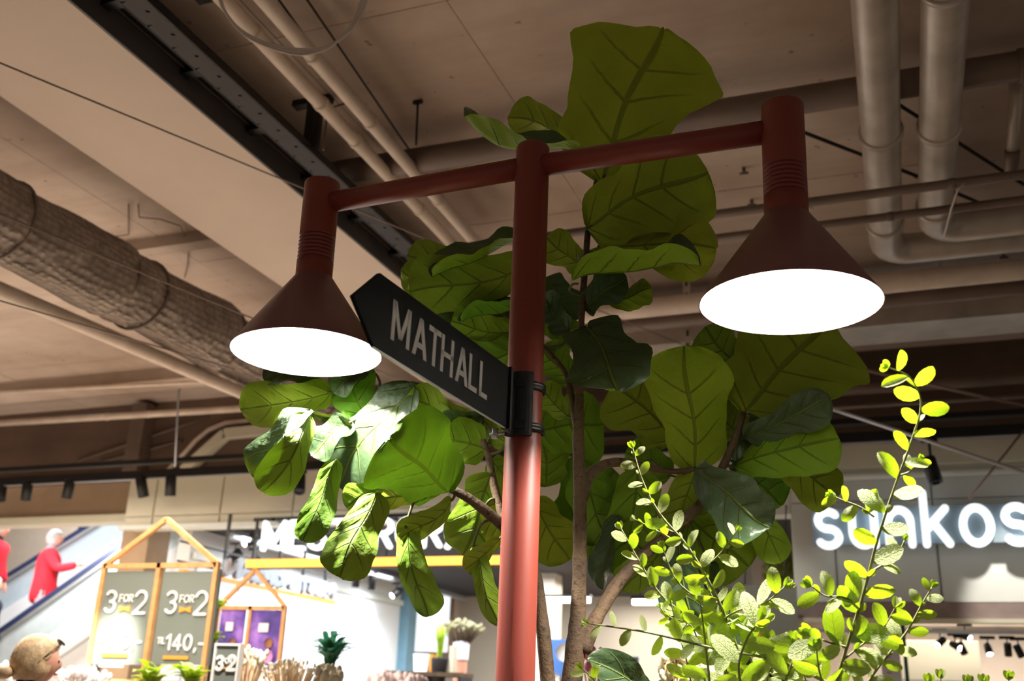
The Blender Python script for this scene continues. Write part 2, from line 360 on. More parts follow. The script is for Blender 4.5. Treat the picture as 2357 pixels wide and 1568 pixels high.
MB().box((-18, 10.12, 4.02), (-8.8, 10.22, 4.1)).build('moulding', M['tan'], wb)
wl = S(MB().box((-18, 10.45, 3.62), (-9.05, 10.6, 4.1)).build('wall_upper_left', M['tan']), 'tan plaster wall band over the escalator opening')
MB().box((-18, 10.38, 3.53), (-9.05, 10.62, 3.63)).build('moulding', M['cream'], wl)
S(MB().box((-9.12, 10.3, 0), (-8.72, 10.7, 4.1)).build('column_1', M['tan']), 'tan square column between escalator opening and shop')
# cream fascia of the flower shop, board by board
fa = S(MB().box((-8.9, 10.06, 3.38), (-1.62, 10.3, 4.03)).build('wall_shopfront', M['cream']), 'cream panelled fascia above the flower shop')
x = -8.9
for wdt in (.42, .96, .98, .97, .97, .97, .97, .97):
    MB().box((x+.012, 10.03, 3.52), (min(x+wdt, -1.62)-.012, 10.07, 4.0)).build('panel', M['cream'], fa)
    MB().box((x+.012, 10.035, 3.42), (min(x+wdt, -1.62)-.012, 10.07, 3.505)).build('panel', M['cream'], fa); x += wdt
MB().box((-8.95, 9.99, 3.36), (-1.62, 10.1, 3.41)).build('moulding', M['pale'], fa)
# pale fascia of the corner shop
fb = S(MB().box((-1.06, 10.06, 2.5), (4, 10.3, 3.95)).build('wall_corner_shop', M['pale']), 'pale panelled fascia of the corner shop')
MB().box((-1.62, 10.05, 3.33), (-1.06, 10.3, 3.95)).build('panel', M['pale'], fb)
for a, b_ in ((-1.05, -.68), (-.67, .19), (.2, 1.2), (1.21, 2.4)):
    MB().box((a+.006, 10.02, 2.52), (b_-.006, 10.07, 3.42)).build('panel', M['pale'], fb)
    MB().box((a+.006, 10.02, 3.43), (b_-.006, 10.07, 3.62)).build('panel', M['pale'], fb)
MB().tube([(-1.06, 10.04, 3.66), (3, 10.04, 3.66)], .04, 10).build('moulding', M['pale'], fb)
MB().box((-1.06, 9.98, 3.74), (3, 10.06, 3.95)).build('panel', M['cream'], fb)
MB().box((-1.06, 9.9, 2.36), (4, 10.3, 2.5)).build('lintel', mat('mauve_grey_lintel', sr(150, 132, 126), .6), fb)
MB().box((-1.1, 9.86, 2.33), (4, 10.0, 2.365)).build('moulding', M['cream'], fb)
# shop interiors
S(MB().box((-8.3, 10.35, 3.42), (-1.6, 19, 3.6)).build('ceiling_flower_shop', M['charcoal']), 'charcoal painted ceiling inside the flower shop')
ws = S(MB().box((-8.3, 10.35, 0), (-8.12, 16, 3.42)).build('wall_shop_left', M['white']), 'white panelled side wall inside the flower shop')
for i in range(6):
    MB().box((-8.125, 10.5+i*.9, .02), (-8.09, 10.5+i*.9+.87, 3.02)).build('panel', M['white'], ws)
MB().box((-8.13, 10.4, 3.06), (-8.06, 16, 3.14)).build('moulding', M['pale'], ws)
S(MB().box((-8.2, 16, 0), (-7.95, 16.3, 3.42)).build('column_2', M['glassblue']), 'pale blue column at the end of the white shop wall')
S(MB().box((-9, 18, 0), (-1.6, 18.2, 3.6)).build('wall_shop_back', M['beige']), 'beige back wall of the flower shop')
S(MB().box((-1.75, 12.2, 0), (-1.6, 19, 3.6)).build('wall_shop_divider', M['beige']), 'beige divider wall between the two shops')
S(MB().box((-5.35, 14.8, 0), (-5.0, 15.15, 3.45)).build('column_3', M['beige']), 'pale grey column inside the shop behind the tree')
wn = S(MB().box(atY(935, 1362, 17.9), atY(1032, 1502, 17.95)).build('window_1', M['window_pot_glow']), 'bright daylit window at the back of the flower shop')
a, b_ = atY(935, 1362, 17.9), atY(1032, 1502, 17.9)
for q in ((a[0]-.06, a[2]+.05, a[0], b_[2]-.05), (b_[0], a[2]+.05, b_[0]+.06, b_[2]-.05), (a[0], a[2], b_[0], a[2]+.05), (a[0], b_[2]-.05, b_[0], b_[2])):
    MB().box((q[0], 17.86, q[1]), (q[2], 17.96, q[3])).build('window_frame', M['tan'], wn)
S(MB().box((-1.62, 10.3, 3.42), (-1.0, 16, 3.5)).build('ceiling_gap', M['charcoal']), 'charcoal ceiling over the narrow gap beside the corner shop')
S(MB().box((-1.0, 10.3, 2.95), (4, 16, 3.1)).build('ceiling_corner_shop', M['dpipe']), 'dark open ceiling inside the corner shop')
S(MB().box((-1.6, 15.5, 0), (4, 15.7, 3.0)).build('wall_corner_shop_back', mat('warm_white_wall', sr(236, 222, 206), .6, 0, .03)), 'warm white back wall of the corner shop')
ck = S(MB().box((-.5, 12.4, 0), (.55, 12.55, 2.36)).build('wall_corner_shop_cabinet', mat('cream_board', sr(236, 214, 186), .6, 0, .03)), 'cream panelled partition inside the corner shop')
MB().box((-.5, 12.37, 1.95), (.55, 12.42, 2.34)).build('panel', M['cream'], ck); MB().box((-.5, 12.37, 1.5), (.55, 12.42, 1.94)).build('panel', M['cream'], ck)
S(MB().box((-18, 15, 0), (-8.3, 15.2, 8)).build('wall_escalator_hall', mat('warm_grey_wall', sr(190, 170, 150), .7, 0, .05)), 'warm grey wall behind the escalators')
S(MB().box((-18, 10.6, 7.8), (-8.3, 15.2, 8)).build('ceiling_escalator_hall', M['beige']), 'pale ceiling of the escalator hall')
# cream beam with dark side fascia
bm = S(MB().box((-4.52, -3, 4.6), (-3.54, 10.2, 5.05)).build('ceiling_beam', M['beam']), 'cream painted boxed beam running along the ceiling')
MB().box((-3.54, -3, 4.6), (-3.525, 10.2, 4.755)).build('side_panel', M['beamside'], bm)
S(MB().box((-9.2, -3, 4.78), (-4.52, -2, 5.05)).build('ceiling_cross_beam', M['slab']))
# shallow concrete ribs across the ceiling
S(MB().box((-6.6, 6.06, 4.9), (-4.52, 6.2, 5.02)).build('ceiling_rib', M['slab']), 'low concrete rib between beam and wrapped duct')
S(MB().box((-16, 9.0, 4.86), (-6.2, 9.35, 5.02)).build('ceiling_edge_beam', M['slab']), 'low concrete edge beam before the bulkhead')
S(MB().box((-3.0, 9.55, 4.86), (7, 9.95, 5.02)).build('ceiling_end_beam', M['slab']), 'concrete edge beam over the corner shop side')
# ------------------------------------------------------------------ the street lamp
PX, PY, PR, HJ = -.9665, 2.5663, .05, 3.0291
LA, DROP = .7321, .0158
lamp = thing('street_lamp', 'rust-red double-arm lamp post carrying two cone-shaped lamp heads', 'lamp', (PX, PY, 0))
b = MB(); b.lathe([(PR, 0), (PR, HJ+.058), (PR-.004, HJ+.066), (PR-.014, HJ+.07), (0.001, HJ+.0705)], (PX, PY, 0), n=48); b.build('post', M['lacquer'], lamp)
for sg in (-1, 1):
    psi = -.3905+YAW
    e = V(sg*math.cos(psi)*math.cos(DROP), sg*math.sin(psi)*math.cos(DROP), -math.sin(DROP))
    n = V(sg*math.cos(psi)*math.sin(DROP), sg*math.sin(psi)*math.sin(DROP), math.cos(DROP))
    J = V(PX, PY, HJ); E_ = J+LA*e
    MB().tube([J+e*.02, J+e*(LA-.02)], .0335, 32).build('arm', M['lacquer'], lamp)
    prof = [(.001, .075), (.052, .075), (.056, .0735), (.0577, .071), (.0577, -.118)]
    for k in range(7):
        z = -.122-.013*k; prof += [(.0577, z+.0015), (.0495, z-.0005), (.0495, z-.004), (.0577, z-.0055)]
    prof += [(.0577, -.262)]
    head = MB(); head.lathe(prof[::-1], E_, n, 48); ho = head.build('lamp_head', M['lacquer'], lamp)
    sh = MB(); sh.lathe([(.2312, -.5136), (.0577, -.2585), (.0545, -.2585), (.2285, -.5136), (.2312, -.5136)], E_, n, 64)
    link('shade', sh.mesh('shade'), M['cone'], ho)
    inn = MB(); inn.lathe([(.05, -.263), (.2283, -.5134)], E_, n, 64); link('reflector', inn.mesh('reflector'), M['lampwhite'], ho)
    di = MB(); di.lathe([(.05, -.276), (.048, -.27), (.04, -.264)], E_, n, 32, close=True); link('diffuser', di.mesh('diffuser'), M['bulb'], ho)
    pl = bpy.data.lights.new('lamp_bulb', 'SPOT'); pl.energy = 380; pl.color = (1, .94, .86); pl.shadow_soft_size = .045
    pl.spot_size = math.radians(150); pl.spot_blend = .25
    po = bpy.data.objects.new('lamp_bulb', pl); col.objects.link(po); po.location = E_-n*.285
    po.rotation_euler = Vector(-n).to_track_quat('-Z', 'Y').to_euler()

# ------------------------------------------------------------------ arrow sign
sa, sb_ = V(-1.013, 1.79, 2.2), V(-.972, 2.452, 2.193)      # near lower corner, lower corner at the post
sx = unit(V(sb_[0]-sa[0], sb_[1]-sa[1], -.004)); su = V(0, 0, 1.); su = unit(su-sx*np.dot(su, sx)); sn = np.cross(sx, su)
SL, SHt = .665, .166
sign = thing('direction_sign', 'black arrow-shaped direction sign with white lettering clamped to the lamp post', 'sign', sa)
MB().prism([(0, 0), (SL, 0), (SL, SHt), (0, SHt), (-.092, SHt*.47)], sa, sx, su, .009).build('panel', M['signblack'], sign)
MB().prism([(0, 0), (SL, 0), (SL, .0022), (0, .0022)], sa-su*.0022-sn*.001, sx, su, .007).build('edge_strip', M['alu'], sign)
def poly_letter(ch, x, w, h, st, o):
    r = MB(); q = lambda p: r.prism(p, o+sn*.0009, sx, su, .0008)
    if ch == 'M':
        q([(x, 0), (x+st, 0), (x+st, h), (x, h)]); q([(x+w-st, 0), (x+w, 0), (x+w, h), (x+w-st, h)])
        c = x+w/2; q([(x, h), (c-st*.5, h*.12), (c+st*.5, h*.12), (x+st*1.12, h)]); q([(x+w-st*1.12, h), (c-st*.5, h*.12), (c+st*.5, h*.12), (x+w, h)])
    if ch == 'A':
        c = x+w/2; q([(x, 0), (x+st*1.05, 0), (c+st*.55, h), (c-st*.55, h)]); q([(x+w-st*1.05, 0), (x+w, 0), (c+st*.55, h), (c-st*.55, h)]); q([(x+w*.24, h*.22), (x+w*.76, h*.22), (x+w*.7, h*.36), (x+w*.3, h*.36)])
    if ch == 'T': q([(x, h-st*.95), (x+w, h-st*.95), (x+w, h), (x, h)]); q([(x+w/2-st/2, 0), (x+w/2+st/2, 0), (x+w/2+st/2, h), (x+w/2-st/2, h)])
    if ch == 'H': q([(x, 0), (x+st, 0), (x+st, h), (x, h)]); q([(x+w-st, 0), (x+w, 0), (x+w, h), (x+w-st, h)]); q([(x, h*.44), (x+w, h*.44), (x+w, h*.57), (x, h*.57)])
    if ch == 'L': q([(x, 0), (x+st, 0), (x+st, h), (x, h)]); q([(x, 0), (x+w, 0), (x+w, st*.95), (x, st*.95)])
    return r
hx = .092; lo = sa+su*.038+sx*.062
x = 0
for ch, w_ in zip('MATHALL', (.079, .066, .058, .062, .066, .046, .046)):
    poly_letter(ch, x, w_, hx, .0135, lo).build('letter', M['signwhite'], sign); x += w_+(.004 if ch in 'AT' else .014)
# clamp bracket on the post
bx = sa+sx*SL
MB().obox(bx-sn*.014-su*.004, sx*.012, sn*.022, su*(SHt+.006)).build('bracket_flange', M['black'], sign)
cb = MB()
for k in range(9):
    a0 = math.radians(-116+k*7.4); a1 = math.radians(-116+(k+1)*7.4)
    c0, c1 = V(math.cos(a0), math.sin(a0), 0), V(math.cos(a1), math.sin(a1), 0); pc = V(PX, PY, sb_[2]-.006)
    cb.add([pc+c0*.052, pc+c1*.052, pc+c1*.068, pc+c0*.068]+[pc+V(0, 0, .178)+q for q in (c0*.052, c1*.052, c1*.068, c0*.068)],
           [(3, 2, 1, 0), (4, 5, 6, 7), (0, 1, 5, 4), (1, 2, 6, 5), (2, 3, 7, 6), (3, 0, 4, 7)])
cb.build('bracket', M['black'], sign)
for zz in (sb_[2]+.012, sb_[2]+.128):
    st = MB(); st.lathe([(.0535, 0), (.0585, .001), (.0585, .008), (.057, .009), (.0585, .01), (.0585, .021), (.0535, .022)], (PX, PY, zz), n=40); st.build('strap', M['black'], sign)
    MB().obox(V(PX-.004, PY-.074, zz-.001), V(.03, .006, 0), V(-.004, .02, 0), V(0, 0, .024)).build('strap_buckle', M['black'], sign)
MB().tube([V(PX-.058, PY-.062, sb_[2]-.012), V(PX-.058, PY-.062, sb_[2]+.016)], .009, 12).build('bolt', M['alu'], sign)
MB().tube([V(PX-.075, PY-.058, sb_[2]+.002), V(PX-.03, PY-.06, sb_[2]+.002)], .004, 8).build('bolt', M['alu'], sign)

# ------------------------------------------------------------------ ceiling services
def pipe(name, label, pts, r, m, n=16, cat='pipe', group=None, rings=(), clips=None):
    pts = [np.asarray(p, float) for p in pts]
    if not rings:
        o = MB().tube(pts, r, n).build(name, m); return tag(o, label, cat, group)
    t = thing(name, label, cat, pts[0], group); MB().tube(pts, r, n).build('tube', m, t)
    for f in rings:
        L = [np.linalg.norm(pts[i+1]-pts[i]) for i in range(len(pts)-1)]; s = f*sum(L); i = 0
        while s > L[i] and i < len(L)-1: s -= L[i]; i += 1
        c = pts[i]+(pts[i+1]-pts[i])*s/L[i]; d = unit(pts[i+1]-pts[i])
        MB().tube([c-d*.018, c-d*.014, c+d*.014, c+d*.018], [r*1.02, r*1.14, r*1.14, r*1.02], n).build('clamp_ring', clips or m, t)
    return t
def bend(p, q, r_, k=7, axis=None):
    """quarter bend from direction p->corner to corner->q with radius r_; returns points (p, arc..., q)"""
    p, c, q = [np.asarray(a, float) for a in (p, axis, q)]; d0, d1 = unit(c-p), unit(q-c)
    s, e_ = c-d0*r_, c+d1*r_; o = s+d1*r_
    return [p]+[o-d1*r_*math.cos(a)+d0*r_*math.sin(a) for a in [math.pi/2*i/k for i in range(k+1)]]+[q]
pipe('sprinkler_pipe', 'beige pipe nearest the cream beam, outer of a running pair', [(-2.80, -2, 4.72), (-3.0, 6.6, 4.72)], .042, M['ppipe'], rings=(.55, .66, .74, .79, .9))
pipe('sprinkler_pipe', 'beige pipe of the running pair, the one farther from the beam', [(-2.58, -2, 4.72), (-2.82, 6.5, 4.72)], .042, M['ppipe'], rings=(.53, .6, .7, .78, .9))
R1 = .105
pipe('drain_pipe', 'thick grey pipe with elbow, the outer one beside the lamp head', bend((.16, -2, 4.58), (4, 7.0, 4.58), .17, axis=(.0, 7.0, 4.58)), R1, M['gpipe'], 24, rings=(.46, .57, .66))
pipe('drain_pipe', 'thick grey pipe with elbow at the far side of its twin', bend((.44, -2, 4.58), (4, 6.72, 4.58), .17, axis=(.31, 6.72, 4.58)), R1, M['gpipe'], 24, rings=(.5, .6, .68))
pipe('supply_pipe', 'broad dark brown pipe crossing under the slab behind the lamp arms', [(-3.5, 5.22, 4.79), (5, 5.30, 4.79)], .08, M['dpipe'], 20, rings=(.42, .5))
pipe('conduit', 'thin brown conduit crossing in front of the thick grey pipes, upper', [(-2.6, 5.56, 4.3), (4, 5.54, 4.3)], .027, M['dpipe'], 12, rings=(.3, .45))
pipe('conduit', 'thin brown conduit crossing in front of the thick grey pipes, lower', [(-2.6, 5.89, 4.3), (4, 5.84, 4.3)], .025, M['dpipe'], 12, rings=(.4,))
pipe('supply_pipe', 'medium beige pipe crossing just behind the grey pipe elbows', [(-3, 7.42, 4.5), (4, 7.36, 4.5)], .075, M['ppipe'], 16)
pipe('supply_pipe', 'brown pipe behind the fiddle-leaf plant, second beyond the elbows', [(-3, 7.75, 4.5), (4, 7.7, 4.5)], .06, M['dpipe'], 16)
o = MB().box((-3.2, 8.05, 4.42), (5, 8.5, 4.72)).build('ventilation_duct', M['gpipe']); tag(o, 'flat grey rectangular ventilation duct beyond the ceiling pipes', 'duct')
pipe('supply_pipe', 'dark pipe running along the top of the right-hand bulkhead', [(-3.5, 9.75, 4.42), (5, 9.75, 4.42)], .05, M['dpipe'], 12)
pipe('conduit', 'shiny horizontal conduit on the bulkhead above the corner shop', [(-2.5, 9.9, 4.3), (4, 9.9, 4.3)], .022, M['wire'], 10)
a, b_ = atY(1910, 940, 8.6), atY(2357, 1088, 7.9); d = b_-a
pipe('cable_rod', 'pale blue-grey rod slanting down behind the leafy twig', [a-d*.6, b_+d*.3], .014, M['alu'], 8, 'rod')
a, b_ = atY(1960, 845, 9.6), atY(2357, 935, 9.6); pipe('cable_rod', 'grey rod slanting across the dark bulkhead above the corner shop', [a, b_+(b_-a)*.4], .016, M['wire'], 8, 'rod')
a, b_ = atY(2230, 1150, 9.5), atY(2357, 990, 9.5); pipe('cable_rod', 'faint thin rod leaning towards the corner shop letters', [a, b_], .01, M['wire'], 8, 'rod')
for (x0, y0, x1, y1), lb in (((1850, 305, 2110, 405), 'thin dark rod slanting from the lamp head to the first grey pipe'), ((2090, 255, 2357, 425), 'thin dark rod slanting between the grey pipes near the picture edge'), ((2130, 415, 2357, 510), 'thin dark rod slanting below the upper conduit')):
    p, q = atz(x0, y0, 4.9), atz(x1, y1, 4.9); pipe('tie_rod', lb, [p-(q-p)*.1, q+(q-p)*.1], .012, M['black'], 8, 'rod')
# short drop pipe with a ragged end
p = atz(2340, 215, 4.85); q = p+V(-.03, .25, -.22)
t = thing('drop_pipe', 'short stub pipe hanging under the slab at the upper right corner', 'pipe', p); MB().tube([p+V(0, 0, .1), p, q], .035, 14).build('tube', M['gpipe'], t)
MB().tube([q, q+unit(q-p)*.05, q+unit(q-p)*.13, q+unit(q-p)*.15], [.042, .042, .036, .02], 14).build('end_cap', M['dpipe'], t)
for i, (x, y) in enumerate(((1712, 390), (1730, 463), (2310, 585))):
    p = atz(x, y, 4.99); t = thing('ceiling_anchor', ('small rusty anchor hook in the slab nearest the lamp head', 'small rusty anchor hook in the slab just below the first one', 'small anchor hook in the slab beyond the thick pipes')[i], 'hook', p)
    MB().tube([p+V(0, 0, .01), p+V(0, 0, -.03)], .012, 8).build('stem', M['dpipe'], t); MB().tube([p+V(-.03, 0, -.03), p+V(.03, 0, -.03)], .009, 8).build('cross_piece', M['dpipe'], t)
# white cable tied over the conduits
P_ = [atz(2222, 412, 4.33), atz(2215, 428, 4.26), atz(2205, 435, 4.24), atz(2190, 480, 4.22), atz(2173, 545, 4.2)]
pipe('cable_tie', 'white cable end hanging over the thin conduits', P_, .006, M['cable'], 6, 'cable')
# perforated strut beside the beam: web with holes between two flanges
tr = thing('cable_tray', 'long dark perforated steel channel running beside the cream beam', 'cable tray', (-3.2, 3, 4.6))
y0 = 2.0; PIT = .19
for i in range(27):
    ya = y0+i*PIT; r = MB(); z = 4.6; xa, xb = -3.31, -3.175
    nseg = 16; ring = []; hole = []
    cx, cy, hr = (xa+xb)/2+.02, ya+PIT/2, .011
    for k in range(nseg):
        an = 2*math.pi*k/nseg; c, s_ = math.cos(an), math.sin(an); f = min((xb-cx)/max(c, 1e-6) if c > 0 else (xa-cx)/min(c, -1e-6), (PIT/2)/max(abs(s_), 1e-6))
        ring.append((cx+f*c, cy+f*s_, z)); hole.append((cx+hr*c, cy+hr*s_, z))
    r.add(ring+hole+[(p[0], p[1], z+.004) for p in hole], [(k, k+nseg, (k+1) % nseg+nseg, (k+1) % nseg) for k in range(nseg)]+[(k+nseg, k+2*nseg, (k+1) % nseg+2*nseg, (k+1) % nseg+nseg) for k in range(nseg)])
    r.build('web_section', M['steel'], tr)
y1 = y0+27*PIT
MB().box((-3.315, y0, 4.6), (-3.305, y1, 4.655)).build('flange', M['steel'], tr); MB().box((-3.178, y0, 4.6), (-3.17, y1, 4.655)).build('flange', M['steel'], tr)
MB().box((-3.3, y0, 4.606), (-3.18, y1, 4.612)).build('backing', M['black'], tr)
t2 = thing('lighting_track', 'black lighting track in the gap between beam and perforated channel', 'track', (-3.45, 3, 4.65))
MB().box((-3.5, -2, 4.74), (-3.43, 8, 4.79)).build('rail', M['black'], t2)
for i in range(9): MB().box((-3.52, 2.6+i*.62, 4.7), (-3.3, 2.66+i*.62, 4.735)).build('bracket', M['black'], t2)
# dark junction near the top edge, threaded rods, steel hangers
tag(MB().box((-3.2, 2.6, 4.86), (-2.9, 3.55, 5.0)).add([], []).build('ceiling_junction', M['charcoal']), 'dark patch of blackened board fixed to the slab beside the channel', 'board')
for (x0, ya, x1, yb, lb) in ((907, -30, 888, 345, 'thin threaded rod hanging to the pipe pair, nearer the beam'), (967, -30, 942, 345, 'thin threaded rod hanging to the pipe pair, nearer the plant')):
    q = atz(x1, yb, 4.76); pipe('threaded_rod', lb, [V(q[0]+.05, q[1]-1.9, 4.995), q], .007, M['steel'], 6, 'rod')
q = atz(962, 232, 5.0); t = thing('ceiling_hanger', 'short rod with a cross head fixed to the slab beside the pipe pair', 'hanger', q); MB().tube([q, V(q[0]-.0, q[1]+.02, 4.7)], .008, 6).build('stem', M['steel'], t); MB().box(q-V(.03, .01, .02), q+V(.03, .01, 0)).build('head', M['steel'], t)
q = atz(728, 232, 4.98); t = thing('strut_bracket', 'pair of dark slotted steel hangers fixed to the slab above the left arm', 'bracket', q)
MB().box(q+V(-.16, -.02, -.02), q+V(.1, .04, .02)).build('head_plate', M['steel'], t)
for dx in (-.03, .03): MB().box(q+V(dx-.018, -.02, -.34), q+V(dx+.018, .02, 0)).build('slotted_strut', M['steel'], t)
MB().tube([q+V(.09, 0, -.36), q+V(.09, 0, -.1), q+V(.12, 0, -.07), q+V(.2, 0, -.06)], .007, 6).build('conduit_bend', M['dpipe'], t)
p, q = atz(1580, 648, 4.9), atY(1583, 830, atz(1580, 648, 4.9)[1]); t = thing('slotted_strut', 'grey slotted steel strut hanging behind the plant, level with the lamp shade', 'strut', p)
MB().box(V(p[0]-.03, p[1]-.004, q[2]), V(p[0]+.03, p[1]+.004, 5.0)).build('web', M['gpipe'], t)
for k in range(6):
    z = q[2]+.1+k*.11; MB().box(V(p[0]-.008, p[1]-.006, z), V(p[0]+.008, p[1]-.0035, z+.05)).build('slot', M['black'], t)
# coil of pale cables looping down from the slab
for i, (dx, dy, lb) in enumerate(((0, 0, 'pale cable loop hanging at the top edge, outermost strand'), (10, -6, 'pale cable loop hanging at the top edge, inner strand'), (-6, 6, 'pale cable loop hanging at the top edge, lowest strand'))):
    P_ = [atd(x+dx*(1 if k > 3 else -.5), y+dy, 4.6) for k, (x, y) in enumerate(((500, -40), (515, 20), (560, 75), (630, 108), (700, 120), (760, 105), (810, 60), (838, -5), (842, -45)))]
    pts = []
    for k in range(len(P_)-1):
        p0, p1, p2, p3 = P_[max(k-1, 0)], P_[k], P_[k+1], P_[min(k+2, len(P_)-1)]
        for s_ in (0, .25, .5, .75): pts.append(.5*((2*p1)+(-p0+p2)*s_+(2*p0-5*p1+4*p2-p3)*s_*s_+(-p0+3*p1-3*p2+p3)*s_**3))
    pipe('cable_loop', lb, pts+[P_[-1]], .006, M['cable'], 6, 'cable')
# long straight tension wires
for (x0, ya, d0, x1, yb, d1, lb) in ((-60, 120, 4.6, 1900, 930, 10.3, 'long thin wire crossing the cream beam, the left lamp head and the plant'), (-60, 468, 4.4, 1300, 1030, 10.6, 'thin pale wire crossing the wrapped duct and passing below the arrow sign'), (-60, 675, 5.6, 540, 850, 6.6, 'hair-thin wire below the smooth pipe at the left')):
    pipe('tension_wire', lb, [atd(x0, ya, d0), atY(x1, yb, 10.19) if d1 > 10 else atd(x1, yb, d1)], .0045, M['wire'], 6, 'wire')
# thin loose wires on the slab
P_ = [atz(x, y, 4.97) for x, y in ((318, 470), (320, 500), (370, 505), (415, 520), (435, 560), (432, 610), (425, 640))]; pipe('loose_wire', 'loose dark wire curling down from the slab over the duct', P_, .005, M['dpipe'], 6, 'wire')
P_ = [atz(x, y, 4.97) for x, y in ((296, 470), (296, 540), (262, 545))]; pipe('loose_wire', 'short dark wire hanging straight down over the duct', P_, .005, M['dpipe'], 6, 'wire')
# wrapped duct: overlapping lengths of wire-mesh insulation
dt = thing('insulated_duct', 'thick duct wrapped in lumpy quilted insulation running along the left', 'duct', (-5.25, 5, 4.3))
def duct_len(ya, yb, r0, r1, seed):
    rg = random.Random(seed); n, m = 40, 14; vs = []
    ph = [rg.uniform(0, 6) for _ in range(4)]
    for i in range(m+1):
        f = i/m; y = ya+(yb-ya)*f; r = r0+(r1-r0)*f
        if i == m: r *= .965
        if i == 0: r *= .97
        for k in range(n):
            a = 2*math.pi*k/n; rr = r*(1+.03*math.sin(3*a+ph[0]+4*f)+.022*math.sin(5*a+ph[1]-7*f)+.016*math.sin(9*a+ph[2]+11*f))
            vs.append((-5.22+rr*math.cos(a), y+.03*math.sin(a+ph[3])*(1 if 0 < i < m else .6), 4.3+rr*math.sin(a)))
    fs = [(i*n+k, i*n+(k+1) % n, (i+1)*n+(k+1) % n, (i+1)*n+k) for i in range(m) for k in range(n)]
    return MB().add([v for v in vs], fs, True)
edges = [(2.0, 4.35, .25, .275), (4.3, 5.32, .245, .29), (5.24, 5.64, .25, .272), (5.56, 6.62, .243, .288), (6.54, 8.2, .245, .275), (8.1, 9.9, .25, .275)]
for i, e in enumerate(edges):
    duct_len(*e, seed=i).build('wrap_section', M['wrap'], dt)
    if i < 5: MB().tube([V(-5.22+.272*math.cos(a), e[1]+.015, 4.3+.272*math.sin(a)) for a in [2*math.pi*k/28 for k in range(29)]], .012, 6).build('seam_shade_ring', M['dpipe'], dt)  # dark ring stands in for the shade at each wrap seam
pipe('condensate_pipe', 'smooth pale pipe running just below the wrapped duct', [(-5.66, 2.0, 3.97), (-5.46, 4.7, 3.97), (-5.27, 7.1, 3.97), (-5.12, 9.9, 3.97)], .055, M['ppipe'], 20)
# far left: conduits and a cranked tray on the bulkhead
a, b_ = atY(-40, 977, 9.6), atY(700, 932, 9.6); pipe('conduit', 'bright beige conduit along the bulkhead at the left', [a, b_], .04, M['ppipe'], 14, rings=(.42, .55))
a, b_ = atY(-40, 905, 8.96), atY(620, 872, 8.96); pipe('conduit', 'slim conduit tight below the slab edge at the left', [a, b_], .02, M['ppipe'], 10)
P_ = [atY(x, y, 10.16) for x, y in ((385, 1085), (410, 1060), (450, 1015), (480, 990), (520, 974), (580, 968), (760, 985))]; pipe('conduit', 'curved beige conduit bending up along the cranked tray', P_, .03, M['ppipe'], 10)
cr = MB(); A = [atY(x, y, 10.12) for x, y in ((425, 1085), (520, 1000), (620, 990), (760, 1000))]
for i in range(3): cr.bar(A[i], A[i+1], .12, .12, (0, 1, 0))
tag(cr.build('cable_duct', M['cream']), 'cranked cream cable duct rising beside the curved conduit', 'cable duct')
for (x0, ya, x1, yb, lb) in ((180, 1062, 480, 960, 'upper of two thin slanting pipes on the left bulkhead'), (230, 1065, 420, 1015, 'lower of two thin slanting pipes on the left bulkhead')):
    pipe('slanting_pipe', lb, [atY(x0, ya, 10.18), atY(x1, yb, 10.18)], .018, M['dpipe'], 8)
for (x, ya, yb, lb) in ((403, 905, 1075, 'silver hanger rod in front of the left bulkhead'), (133, 800, 868, 'faint hanger rod under the slab at far left, first'), (220, 795, 865, 'faint hanger rod under the slab at far left, second')):
    p = atY(x, yb, 9.45); q = atY(x+8, ya, 9.45); pipe('hanger_rod', lb, [p, q, V(q[0]+.02, q[1], 5.02)], .012, M['alu'] if x == 403 else M['dpipe'], 6, 'rod')
p = atY(335, 920, 10.1); S(MB().box((p[0]-.1, 10.0, 4.05), (p[0]+.12, 10.22, 4.95)).build('trim_1', M['dpipe']), 'dark brown stub column on the bulkhead')

# ------------------------------------------------------------------ track with spotlights in front of the shops
tk = thing('lighting_track', 'long black lighting track hung in front of the shop fascia', 'track', (-8, 9.6, 3.9))
za = atY(0, 1092, 9.6)[2]; zb = atY(2357, 1038, 9.6)[2]; ztr = .5*(za+zb)
MB().box((-14, 9.57, ztr), (4, 9.64, ztr+.09)).build('rail', M['black'], tk); MB().box((-14, 9.56, ztr+.17), (4, 9.66, ztr+.22)).build('upper_rail', M['black'], tk)
MB().box((-14, 9.585, ztr-.012), (4, 9.625, ztr)).build('contact_strip', M['alu'], tk)
def track_spot(label, p, d, L=.24, r=.062, m=None, glow=False, group=None, light=0, tgt=None, color=NEUT, ang=40, ztop=None):
    p = np.asarray(p, float); d = unit(d); t = thing('track_spotlight', label, 'spotlight', p, group)
    b = MB(); b.lathe([(r*.5, -L*.5), (r*.92, -L*.48), (r, -L*.4), (r, L*.5), (r*.86, L*.5), (r*.8, L*.42)], p, d, 20, close=True); b.build('body', m or M['black'], t)
    zt = L*.5+.06 if ztop is None else max(ztop-p[2], L*.5); MB().tube([p, p+V(0, 0, zt)], r*.18, 8).build('stem', m or M['black'], t); MB().box(p+V(-.07, -.02, zt-.03), p+V(.07, .02, zt)).build('adapter', m or M['black'], t)
    if glow: MB().lathe([(r*.84, L*.47), (r*.4, L*.5), (.001, L*.51)], p, d, 16).build('lens', M['lens_glow'], t)
    if light: spot_light('track_spot_beam', p+d*(L*.5+.02), tgt, light, color, ang, .6, .05, t)
    return t
